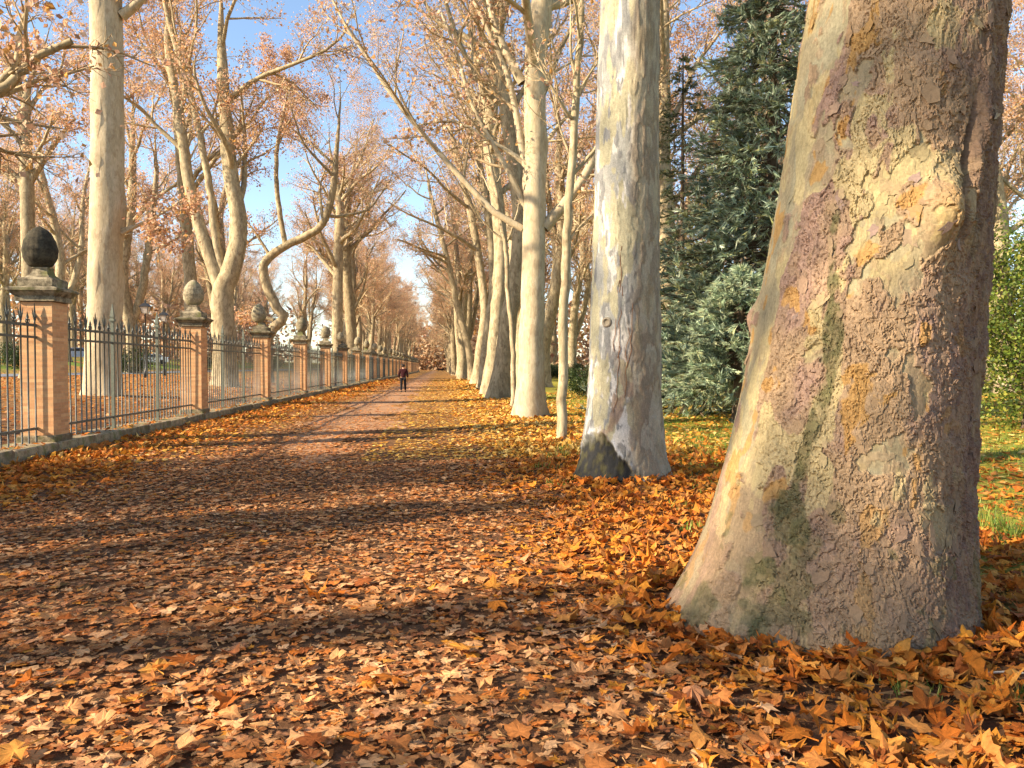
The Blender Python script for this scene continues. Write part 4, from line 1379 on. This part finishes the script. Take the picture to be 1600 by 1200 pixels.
ME_bars = [bar_mesh(q).build('iron_bar', M['iron'], True, False) for q in (0, 1)]
mbp = MB().box(-.033, .033, -.033, .033, .19, 2.62).square_loft(0, 0, [(.055, 2.62), (.058, 2.66), (.035, 2.68)]).square_loft(0, 0, [(.035, 2.68), (.044, 2.73), (.006, 3.02)])
ME_post = mbp.build('iron_post', M['post'], False, False)
LB = STEP - 2 * PH
ME_rail = {}
for q, (z, h) in enumerate(((.47, .045), (2.14, .045), (2.355, .05))):
    ME_rail[q] = MB().box(-.022, .022, 0, LB, z - h / 2, z + h / 2).build('rail', M['iron'], False, False)
NB = 36
for k in range(-1, NP - 1):
    y = Y0 + STEP * k + 2 * PH
    if k == -1:
        lab = 'iron railing bay left of the nearest brick pier'
    else:
        lab = 'iron railing bay between the %s and %s brick piers' % (ORD[k], ORD[k + 1])
    t = thing('iron_railing', lab, 'railing', (PX, y, 0), 0, 'iron railing bays')
    for q in ME_rail:
        link('rail', ME_rail[q], t)
    for f in (1, 2):
        link('post', ME_post, t, (0, LB * f / 3, 0))
    if k < 7:
        for b_ in range(NB + 1):
            if b_ in (12, 24):
                continue
            yb = .05 + (LB - .10) * b_ / NB
            o = link('bar', ME_bars[b_ % 2], t, (hr.normal(0, .004), yb, hr.normal(0, .01)))
            o.rotation_euler = (hr.normal(0, .003), 0, 0)
    else:
        if 'farbars' not in ME_rail.__class__.__dict__ and 'FARB' not in globals():
            mbf = MB()
            for b_ in range(NB + 1):
                if b_ in (12, 24): continue
                yb = .05 + (LB - .10) * b_ / NB
                mbf.tube([(0, yb, .22), (0, yb, 2.5)], BR_, 4)
                mbf.tube([(0, yb, 2.5), (0, yb, 2.75 if b_ % 2 == 0 else 2.6)], [.02, .003], 4)
            FARB = mbf.build('far_bars', M['iron'], False, False)
        link('bars', FARB, t, kind='stuff')

# kerb
kr = np.random.default_rng(12)
kerb = thing('stone_kerb', 'low weathered stone kerb under the iron railings', 'kerb', (0, 0, 0))
KM = []
for q in range(4):
    KM.append(MB().box(-.40, .40, .006, STEP / 6 - .006, -.1, .205, bev=.018, jit=.006, r=kr).build('kerb_stone', M['kerb'], False, False))
for k in range(-2, NP - 1):
    for q in range(6):
        o = link('kerb_stone', KM[int(kr.integers(0, 4))], kerb, (PX + .0 + kr.normal(0, .008), Y0 + STEP * k + STEP * q / 6, kr.normal(0, .008)))

# ------------------------------------------------------------------ drop the leaves
r = np.random.default_rng(2024)
VL, FL, CL, off = [], [], [], 0


def drop(X, Y, size, tilt, curl, outline, zlift=(0, .02), col=None):
    global off
    n = len(X)
    if n == 0: return
    Z = gz(X, Y) + .008 + r.uniform(zlift[0], zlift[1], n)
    v, f, c = leaf_batch(r, X, Y, Z, size, tilt, curl, outline, leaf_colour(r, X, Y) if col is None else col)
    VL.append(v); FL.append(f + off); CL.append(c); off += len(v)


for (y0, y1, dens, outl, s0, s1, hi) in ((1.6, 5.2, 260, OUT16, .05, .175, 12), (5.2, 9, 230, OUT10, .06, .17, 12), (9, 16, 150, OUT7, .09, .185, 10), (16, 28, 78, OUT5, .12, .215, 8), (28, 50, 28, OUT5, .16, .28, 8), (50, 95, 12, OUT5, .24, .4, 6)):
    X, Y = band(r, y0, y1, dens, -6.9, hi)
    w = trod_w(X, Y)
    # bare strip on the path further on, deeper drifts beside the trunks
    strip = ((X > -3.7 + .3 * np.sin(Y * .7)) & (X < -1.35 + .2 * np.sin(Y * .9))) & (Y > 12)
    keep = r.uniform(0, 1, len(X)) < np.where(strip, np.clip(1.1 - (Y - 15) / 16, .28, 1), 1.0)
    rut = (np.abs(X + 1.0 + .15 * np.sin(Y * .9)) < .12) & (Y > 9)
    keep &= ~(rut & (r.uniform(0, 1, len(X)) < .6))
    keep &= ~((X > 3.6) & (Y > 7) & (r.uniform(0, 1, len(X)) < np.clip((X - 3.6) / 3, 0, .72)))
    X, Y, w = X[keep], Y[keep], w[keep]
    n = len(X)
    pile = sstep(.6, 2.2, X) * (X < 5) + sstep(-5.0, -6.4, X)
    size = (s0 + (s1 - s0) * r.uniform(0, 1, n) ** 1.25) * (1 - .22 * w) * np.where(r.uniform(0, 1, n) < .08, 1.25, 1.0)
    tilt = .065 + .09 * (1 - w) + .08 * pile
    curl = .10 + .13 * (1 - w) + .08 * pile
    drop(X, Y, size, tilt, curl, outl, (0, .015))
    if y0 < 16:      # a second, looser layer where leaves are piled
        q = r.uniform(0, 1, n) < .28 * np.clip(pile, 0, 1)
        drop(X[q], Y[q], size[q] * 1.08, tilt[q] * 1.2, curl[q] * 1.2, outl, (.015, .04))
# leaf crumbs on the trodden part
X, Y = band(r, 1.6, 13, 270, -5.8, 2.6)
q = r.uniform(0, 1, len(X)) < .35 + .65 * trod_w(X, Y)
X, Y = X[q], Y[q]
drop(X, Y, r.uniform(.025, .07, len(X)), np.full(len(X), .15), np.full(len(X), .2), OUT5, (0, .022), TROD[r.integers(0, len(TROD), len(X))] * r.uniform(.6, 1.15, (len(X), 1)))
# lawn to the right
X, Y = band(r, 4, 55, 17, 8, 30)
g = GOLD[r.integers(0, len(GOLD), len(X))] * r.uniform(.7, 1.1, (len(X), 1))
drop(X, Y, r.uniform(.13, .24, len(X)), np.full(len(X), .2), np.full(len(X), .15), OUT5, (0, .03), g)
X, Y = band(r, 9, 45, 9, 4.2, 9)
drop(X, Y, r.uniform(.12, .2, len(X)), np.full(len(X), .25), np.full(len(X), .18), OUT5, (0, .03))
# beyond the railings
X, Y = band(r, 10, 70, 10, -27.5, -7.9)
g = np.where(r.uniform(0, 1, (len(X), 1)) < .6, FRESH[r.integers(0, len(FRESH), len(X))], TROD[r.integers(0, len(TROD), len(X))])
drop(X, Y, r.uniform(.14, .26, len(X)), np.full(len(X), .2), np.full(len(X), .15), OUT5, (0, .03), g * r.uniform(.7, 1.15, (len(X), 1)))
# leaves banked against the feet of the near trunks
for (cx, cy, rr_, nn, fl_) in ((big_base[0], big_base[1], .80, 420, 1), (base2[0], base2[1], .58, 200, 0), (TRUNKS[2][0], TRUNKS[2][1], .12, 30, 0)):
    aa = r.uniform(0, 6.2832, nn)
    ex_ = np.array([.38 * max(0.0, float(np.dot([math.cos(q), math.sin(q)], [-Rv[0], -Rv[1]]))) ** 2.2 for q in aa]) * fl_
    q_ = rr_ + ex_ + np.abs(r.normal(0, .16, nn)) + .02
    X = cx + q_ * np.cos(aa); Y = cy + q_ * np.sin(aa)
    drop(X, Y, r.uniform(.09, .18, nn), np.full(nn, .42), np.full(nn, .30), OUT10, (.02, .09))
# a few on the kerb
n = 420
X = r.uniform(-7.75, -7.02, n); Y = r.uniform(11, 45, n)
v, f, c = leaf_batch(r, X, Y, np.full(n, .215), r.uniform(.11, .19, n), np.full(n, .25), np.full(n, .2), OUT7, FRESH[r.integers(0, len(FRESH), n)])
VL.append(v); FL.append(f + off); CL.append(c); off += len(v)
n = 3800
Y = 2 + 9 * r.uniform(0, 1, n) ** 1.5; X = r.uniform(-.62, .8, n) * Y
k = X > -6.8
for tx, ty, tr_ in TRUNKS:
    k &= (X - tx) ** 2 + (Y - ty) ** 2 > tr_ ** 2
X = X[k]; Y = Y[k]; n = len(X)
a = r.uniform(0, 6.28, n); L_ = r.uniform(.03, .09, n); w_ = r.uniform(.0012, .0022, n); z_ = gz(X, Y) + r.uniform(.02, .045, n)
dx, dy = np.cos(a) * L_, np.sin(a) * L_; ex, ey = -np.sin(a) * w_, np.cos(a) * w_
v = np.stack([np.stack([X - ex, Y - ey, z_], 1), np.stack([X + ex, Y + ey, z_ + .003], 1), np.stack([X + dx + ex, Y + dy + ey, z_ + r.normal(0, .008, n)], 1), np.stack([X + dx - ex, Y + dy - ey, z_ + r.normal(0, .008, n)], 1)], 1).reshape(-1, 3)
q4 = np.arange(n)[:, None] * 4
f = np.concatenate([q4 + np.array([[0, 1, 2]]), q4 + np.array([[0, 2, 3]])], 1).reshape(-1, 3)
VL.append(v); FL.append(f + off); CL.append(np.repeat(np.array([[.45, .25, .10]]) * r.uniform(.4, 1.3, (n, 1)), 4, 0)); off += len(v)
litter = link('leaf_litter', mesh_np('leaf_litter', np.concatenate(VL), np.concatenate(FL), col=np.concatenate(CL), mat=M['litter']), ground, kind='stuff')

# the three hundred leaves that show largest, each on its own
r = np.random.default_rng(88)
LM = []
PALS = [FRESH[0], FRESH[1], TROD[1], TROD[3], FRESH[8], TROD[0], FRESH[3], FRESH[9], TROD[6], FRESH[2], FRESH[4], FRESH[6], TROD[5], FRESH[5]]
for k in range(28):
    K = len(OUT16)
    ph = np.radians([a for a, _ in OUT16]) + r.normal(0, .05, K); rho = np.array([q for _, q in OUT16]) * (1 + r.normal(0, .10, K)) * .5 * np.where(r.uniform(0, 1, K) < .1, r.uniform(.5, .85, K), 1.0)
    cu = r.uniform(.12, .4) if k % 3 else r.uniform(.5, .9); p2 = r.uniform(0, 6.28); s1, s2 = r.normal(.2, .6), r.normal(0, .7); lob = r.normal(0, .3, K)
    def zf(q, ph_, i):
        return cu * .5 * (s1 * q ** 2 + s2 * q ** 2 * np.cos(2 * ph_ + p2) + lob * q ** 2)
    ring = []
    for t in (.5, 1.0):
        q = rho * 2 * t
        ring.append(np.stack([rho * t * np.cos(ph), rho * t * np.sin(ph), zf(q, ph, None) + (.012 if t < 1 else 0)], 1))
    st = np.array([[0.006, 0, 0], [-.006, 0, 0], [.004, -.55, .02 + .05 * r.uniform()], [-.006, -.55, .02]])
    V = np.concatenate([[[0, 0, 0]], ring[0], ring[1], st])
    T = [[0, 1 + i, 1 + (i + 1) % K] for i in range(K)]
    Q = [[1 + i, 1 + K + i, 1 + K + (i + 1) % K, 1 + (i + 1) % K] for i in range(K)] + [[1 + 2 * K, 2 + 2 * K, 4 + 2 * K, 3 + 2 * K]]
    base = PALS[k % len(PALS)] * r.uniform(.85, 1.15)
    C = np.repeat(base[None], len(V), 0) * r.uniform(.86, 1.1, (len(V), 1)); C[0] *= 1.35; C[-4:] = base * 1.1
    for q in (3, 6, 9, 12, 15):
        C[1 + q] *= 1.25; C[1 + K + q] *= .8
    for q in (1, 4, 8, 10, 14):
        C[1 + q] *= .86
    LM.append(mesh_np('fallen_leaf', V, polys=[np.array(T), np.array(Q)], col=C, smooth=False, mat=M['litter']))
cnt = 0
while cnt < 300:
    y = 2.3 + 3.6 * r.uniform() ** 1.4; x = r.uniform(-.56 * y - .1, .80 * y)
    if any((x - a) ** 2 + (y - b_) ** 2 < (c_ + .1) ** 2 for a, b_, c_ in TRUNKS):
        continue
    w = float(trod_w(np.array(x), np.array(y)))
    fresh = r.uniform() > w * .85
    cand = [q for q in range(28) if ((q % len(PALS)) in (0, 1, 4, 6, 7, 9, 10, 11, 13)) == fresh]
    o = link('fallen_leaf', LM[cand[int(r.integers(0, len(cand)))]], ground)
    s = r.uniform(.11, .19) * (1.08 if fresh else .95)
    o.location = (x, y, float(gz(x, y)) + r.uniform(.03, .045) + (.02 if fresh else 0))
    o.scale = (s, s, s)
    tl = .06 if not fresh else .15
    o.rotation_euler = (r.normal(0, tl), r.normal(0, tl), r.uniform(0, 6.28))
    cnt += 1

# grass tufts round the big trunk and over the right lawn
r = np.random.default_rng(17)
tufts = []
for (px, py, nn, s) in ((1560, 830, 90, .16), (1590, 840, 90, .15), (1540, 815, 50, .13), (1240, 985, 45, .08), (1225, 955, 40, .09), (1190, 968, 20, .07), (1415, 1075, 60, .07), (1430, 1100, 30, .06), (1590, 1110, 60, .08), (1570, 1105, 40, .06),
                        (1075, 835, 40, .09), (1065, 800, 30, .09), (850, 735, 40, .10), (880, 715, 60, .10), (870, 760, 30, .1), (1110, 715, 60, .13), (1090, 700, 50, .12), (885, 705, 40, .12)):
    d = 1.6 * 1200 / (py - 573)
    p = at(px, py, d); tufts.append((p[0], p[1], nn, s, .10 + .012 * d))
for k in range(1700):
    y = r.uniform(6, 42); x = 3.3 + (min(.86 * y + 2, 26) - 3.3) * r.uniform() ** 1.3
    tufts.append((x, y, 15, .07, .4))
Vg, Cg = [], []
GC = np.array([[.16, .24, .03], [.26, .32, .05], [.12, .19, .03], [.36, .36, .07]])
for x, y, nn, h, sp_ in tufts:
    bx = x + r.normal(0, sp_ * .5, nn); by = y + r.normal(0, sp_ * .5, nn)
    hh = h * r.uniform(.5, 1.3, nn); a = r.uniform(0, 6.28, nn); ln = r.uniform(.2, .9, nn) * hh
    bz = gz(bx, by) + .005
    wv = .004 + .0006 * y
    ex, ey = np.cos(a + 1.57) * wv, np.sin(a + 1.57) * wv
    A_ = np.stack([bx - ex, by - ey, bz], 1); B_ = np.stack([bx + ex, by + ey, bz], 1)
    C_ = np.stack([bx + np.cos(a) * ln, by + np.sin(a) * ln, bz + hh], 1)
    Vg.append(np.stack([A_, B_, C_], 1).reshape(-1, 3)); Cg.append(np.repeat(GC[r.integers(0, 4, nn)], 3, 0))
V = np.concatenate(Vg)
o = link('grass', mesh_np('grass', V, np.arange(len(V)).reshape(-1, 3), col=np.concatenate(Cg), mat=M['grass']), kind='stuff')
o['label'] = 'thin green grass tufts showing through the fallen leaves'; o['category'] = 'grass'

# fallen twigs
for k, (px, py, d, L, a, lab) in enumerate(((1540, 1080, None, .34, -.25, 'pale peeled twig lying on leaves at the lower right'), (870, 1010, None, .3, .4, 'short brown twig lying on the trodden leaves'), (655, 1102, None, .22, 1.2, 'small dark twig on the trodden leaves in the foreground'))):
    d = 1.6 * 1200 / (py - 573); p = at(px, py, d)
    mb = MB().tube([(0, 0, 0), (L * .3, .01, .01), (L * .7, -.012, .012), (L, .02, .0)], [.006, .005, .005, .003], 6, (.5, .42, .32) if k == 0 else (.2, .12, .07))
    o = link('fallen_twig', mb.build('fallen_twig', M['brick'], True), loc=(p[0], p[1], float(gz(p[0], p[1])) + .06)); o.rotation_euler = (0, 0, a)
    tag(o, lab, 'twig')

# ------------------------------------------------------------------ walker
M['jacket'] = mat_simple('maroon_wool', (.038, .008, .010), .85, 0, 40, .25, .3, .004, .2)
M['trousers'] = mat_simple('black_cloth', (.012, .012, .015), .85, 0, 40, .25, .2, .004, .2)
M['skin'] = mat_simple('skin', (.42, .23, .15), .6, 0, 30, .1, .1, .001, .3)
M['hair'] = mat_simple('dark_hair', (.015, .010, .008), .7, 0, 60, .3, .3, .003, .3)
M['shoe'] = mat_simple('black_leather', (.012, .011, .010), .5, 0, 30, .2, .1, .001, .4)


def skin_mesh(name, verts, edges, radii, mat, root=0, sub=2):
    me = bpy.data.meshes.new(name)
    me.from_pydata([tuple(v) for v in verts], edges, [])
    me.materials.append(mat)
    o = bpy.data.objects.new(name, me); COL.objects.link(o)
    md = o.modifiers.new('Skin', 'SKIN')
    if not me.skin_vertices:
        bpy.context.view_layer.objects.active = o
    for i, q in enumerate(radii):
        q = q if hasattr(q, '__len__') else (q, q)
        me.skin_vertices[0].data[i].radius = q
        me.skin_vertices[0].data[i].use_root = (i == root)
    sb = o.modifiers.new('Subdivision', 'SUBSURF'); sb.levels = sub; sb.render_levels = sub
    md.use_smooth_shade = True
    return o


wp = ground_at(630, 48.0)
walker = thing('person', 'person in maroon jacket and black trousers walking away down the path', 'person', (wp[0], wp[1], float(gz(wp[0], wp[1])) + .012), 0.02)
# body: pelvis, spine, neck, head, arms with hands, legs; facing +Y (away from the camera)
v = [(0, 0, .93), (0, .01, 1.15), (0, .0, 1.38), (0, .01, 1.47), (0, .02, 1.545), (0, .035, 1.63), (0, .04, 1.70)]
e = [(0, 1), (1, 2), (2, 3), (3, 4), (4, 5), (5, 6)]
rd = [(.15, .11), (.14, .105), (.15, .10), (.055, .055), (.06, .07), (.078, .095), (.06, .075)]
for s in (-1, 1):
    b0 = len(v)
    fwd = .10 if s < 0 else .02
    v += [(s * .17, 0, 1.40), (s * .255, -.01 + fwd * .2, 1.13), (s * .27, .06 + fwd, .90), (s * .268, .085 + fwd, .82)]
    e += [(2, b0), (b0, b0 + 1), (b0 + 1, b0 + 2), (b0 + 2, b0 + 3)]
    rd += [.062, .048, .032, (.022, .036)]
    for q in range(4):      # four fingers
        f0 = len(v)
        yy_ = .06 + fwd + .02 * q
        v += [(s * .268, yy_ + .004, .765 - .004 * abs(q - 1.5)), (s * .258, yy_ + .012, .722 - .006 * (2 - abs(q - 1.5)))]
        e += [(b0 + 3, f0), (f0, f0 + 1)]
        rd += [.0095, .008]
    f0 = len(v)              # thumb
    v += [(s * .25, .125 + fwd, .80), (s * .24, .145 + fwd, .765)]
    e += [(b0 + 3, f0), (f0, f0 + 1)]; rd += [.011, .009]
for s in (-1, 1):
    b0 = len(v)
    st = .10 if s > 0 else -.10
    v += [(s * .095, 0, .86), (s * .115, st * .35 + .02, .49), (s * .125, st - .03, .09), (s * .135, st + .10, .04)]
    e += [(0, b0), (b0, b0 + 1), (b0 + 1, b0 + 2), (b0 + 2, b0 + 3)]
    rd += [.085, .058, .04, (.04, .028)]
body = skin_mesh('body', v, e, rd, M['skin']); body.parent = walker
# face and ears
for s in (-1, 1):
    link('ear', MB().tube([(s * .083, .03, 1.60), (s * .092, .02, 1.63), (s * .083, .03, 1.655)], [.008, .014, .008], 6).build('ear', M['skin'], True, False), body)
link('nose', MB().tube([(0, .125, 1.66), (0, .15, 1.62), (0, .125, 1.605)], [.008, .014, .01], 6).build('nose', M['skin'], True, False), body)
hm = MB().lathe([(.101, 1.585), (.104, 1.64), (.098, 1.70), (.07, 1.745), (.02, 1.765)], 16, (0, .022)).build('hair', M['hair'], True, False)
link('hair', hm, walker)
v = [(0, 0, .90), (0, .0, 1.0), (0, .01, 1.18), (0, -.005, 1.36), (0, .005, 1.46)]
e = [(0, 1), (1, 2), (2, 3), (3, 4)]
rd = [(.185, .135), (.18, .135), (.175, .13), (.17, .125), (.075, .075)]
for s in (-1, 1):
    b0 = len(v); fwd = .10 if s < 0 else .02
    v += [(s * .18, 0, 1.395), (s * .262, -.01 + fwd * .2, 1.13), (s * .275, .055 + fwd, .91)]
    e += [(3, b0), (b0, b0 + 1), (b0 + 1, b0 + 2)]; rd += [.088, .072, .056]
o = skin_mesh('jacket', v, e, rd, M['jacket']); o.parent = walker
v = [(0, 0, .93)]; e = []; rd = [(.165, .125)]
for s in (-1, 1):
    b0 = len(v); st = .10 if s > 0 else -.10
    v += [(s * .095, 0, .84), (s * .117, st * .35 + .02, .49), (s * .126, st - .025, .10)]
    e += [(0, b0), (b0, b0 + 1), (b0 + 1, b0 + 2)]; rd += [.105, .08, .066]
o = skin_mesh('trousers', v, e, rd, M['trousers']); o.parent = walker
for s in (-1, 1):
    st = .10 if s > 0 else -.10
    mb = MB().box(s * .13 - .05, s * .13 + .05, st - .10, st + .18, .0, .085, bev=.022)
    link('shoe', mb.build('shoe', M['shoe'], True, False), walker)

# ------------------------------------------------------------------ lamps, cars, barrier
M['lampiron'] = mat_simple('black_lamp_iron', (.02, .02, .02), .45, 0, 30, .2, .1)
m, nt, b = material('lamp_glass'); b.inputs['Base Color'].default_value = (.55, .5, .45, 1); b.inputs['Roughness'].default_value = .2; b.inputs['Alpha'].default_value = .6
n1 = noise(nt, coords(nt), 6); nt.links.new(ramp(nt, n1, [(.3, (.45, .42, .4)), (.7, (.7, .64, .55))]), b.inputs['Base Color'])
M['lampglass'] = m
for k, (px, py, d, lab) in enumerate(((227, 483, 58, 'black street lantern on a post, the left and higher of two'), (256, 496, 66, 'black street lantern on a post, the right and lower of two'))):
    top = at(px, py, d); g = float(gz(top[0], top[1])); H = top[2] - g
    t = thing('street_lamp', lab, 'street lamp', (top[0], top[1], g), 0, 'street lanterns beyond the railings')
    link('post', MB().lathe([(.16, -.05), (.16, .5), (.08, .6), (.06, 1.6), (.045, H - .45), (.07, H - .42), (.04, H - .34)], 10).build('lamp_post', M['lampiron'], True, False), t)
    la = link('lantern', MB().square_loft(0, 0, [(.17, H - .32), (.30, H + .16)]).build('lantern', M['lampglass'], False, False), t)
    link('lantern_cap', MB().square_loft(0, 0, [(.35, H + .165), (.36, H + .19), (.16, H + .42), (.06, H + .46), (.05, H + .62), (.01, H + .72)]).build('lantern_cap', M['lampiron'], False, False), la)
    mb = MB()
    for sx_ in (-1, 1):
        for sy_ in (-1, 1):
            mb.tube([(sx_ * .175, sy_ * .175, H - .33), (sx_ * .305, sy_ * .305, H + .17)], .02, 4)
    link('lantern_frame', mb.build('lantern_frame', M['lampiron'], False, False), la)

M['tyre'] = mat_simple('tyre_rubber', (.02, .02, .02), .8, 0, 40, .2, .1)
M['glass'] = mat_simple('car_glass', (.03, .04, .05), .08, 0, 5, .2, 0, spec=.6)
M['chrome'] = mat_simple('grey_alloy', (.4, .4, .42), .35, .6, 20, .15, .05)
M['red'] = mat_simple('tail_light', (.35, .02, .02), .3, 0, 20, .2, 0)
M['lamp'] = mat_simple('head_light', (.7, .7, .68), .2, 0, 20, .1, 0)


def car(label, p, rz, paint, group='cars parked beyond the railings'):
    t = thing('parked_car', label, 'car', p, rz, group)
    prof = [(-2.1, .32), (-2.15, .62), (-2.05, .88), (-1.25, .97), (-.55, 1.40), (.75, 1.46), (1.55, 1.05), (2.05, .95), (2.15, .6), (2.08, .3)]
    V, Fs = [], []
    ns = 7; n = len(prof)
    for k in range(ns):
        yv = -.86 + 1.72 * k / (ns - 1)
        e_ = abs(yv) / .86
        for x, z in prof:
            tum = 1 - .16 * max(0, (z - .9) / .56)
            V.append([x * (1 - .035 * e_ ** 3), yv * tum, z - (.05 * e_ ** 4 if z > .5 else 0)])
    V = np.array(V)
    Q = [[k * n + i, k * n + (i + 1) % n, (k + 1) * n + (i + 1) % n, (k + 1) * n + i] for k in range(ns - 1) for i in range(n)]
    bd = link('body', mesh_np('car_body', V, polys=[np.array(Q), np.array([list(range(n))[::-1], [(ns - 1) * n + i for i in range(n)]])], mat=paint), t)
    for s in (-1, 1):
        sg = MB().add([(-1.0, s * .80, 1.0), (1.35, s * .80, 1.0), (.70, s * .745, 1.36), (-.5, s * .745, 1.33), (-1.0, s * .77, 1.0), (1.35, s * .77, 1.0), (.70, s * .715, 1.36), (-.5, s * .715, 1.33)],
                      [np.array([[0, 1, 2, 3], [4, 7, 6, 5]]), np.array([[0, 4, 5, 1], [1, 5, 6, 2], [2, 6, 7, 3], [3, 7, 4, 0]])])
        V2 = sg.v[0]; V2[:, 1] += s * .035
        link('side_window', sg.build('side_window', M['glass'], False, False), bd)
    for x0, x1, z0_, z1_ in ((-1.26, -.56, .975, 1.39), (1.55, .78, 1.06, 1.45)):
        link('windscreen', MB().add([(x0, -.68, z0_ + .02), (x0, .68, z0_ + .02), (x1, .62, z1_ + .01), (x1, -.62, z1_ + .01)], [np.array([[0, 1, 2, 3]])]).build('windscreen', M['glass'], False, False), bd)
    for x in (-1.3, 1.3):
        for s in (-1, 1):
            w = link('wheel', MB().lathe([(.20, -.1), (.31, -.1), (.325, -.06), (.325, .06), (.31, .1), (.20, .1)], 18).build('tyre', M['tyre'], True, False), t, (x, s * .79, .325))
            w.rotation_euler = (math.pi / 2, 0, 0)
            rim = link('rim', MB().lathe([(.2, -.085), (.2, .085), (.05, .095)], 12).build('rim', M['chrome'], True, False), w)
    for s in (-1, 1):
        link('headlight', MB().box(-2.16, -2.02, s * .62 - .16, s * .62 + .16, .62, .76, bev=.02).build('headlight', M['lamp'], False, False), t)
        link('tail_light', MB().box(2.02, 2.15, s * .64 - .14, s * .64 + .14, .68, .86, bev=.02).build('tail_light', M['red'], False, False), t)
    return t


M['whitepaint'] = mat_simple('white_car_paint', (.75, .76, .78), .25, 0, 3, .04, 0, spec=.5)
M['bluepaint'] = mat_simple('pale_blue_car_paint', (.35, .42, .52), .25, 0, 3, .04, 0, spec=.5)
p = ground_at(238, 104); car('white car parked beyond the road, between the second and first piers', p, .25, M['whitepaint'])
p = ground_at(118, 92); car('pale blue car parked beyond the road, just right of the nearest pier', p, .35, M['bluepaint'])

M['darkwood'] = mat_simple('dark_wood', (.02, .014, .012), .8, 0, 8, .3, .2)
p = ground_at(692, 268)
t = thing('barrier', 'low dark barrier across the far end of the avenue', 'barrier', (p[0], p[1], 0))
for k in range(3):
    link('plank', MB().box(-1.7, 1.7, -.04, .04, .28 + .24 * k, .48 + .24 * k, bev=.01).build('plank', M['darkwood'], False, False), t)
for x in (-1.5, 0, 1.5):
    link('post', MB().box(x - .07, x + .07, .045, .18, -.05, 1.05, bev=.01).build('barrier_post', M['darkwood'], False, False), t)
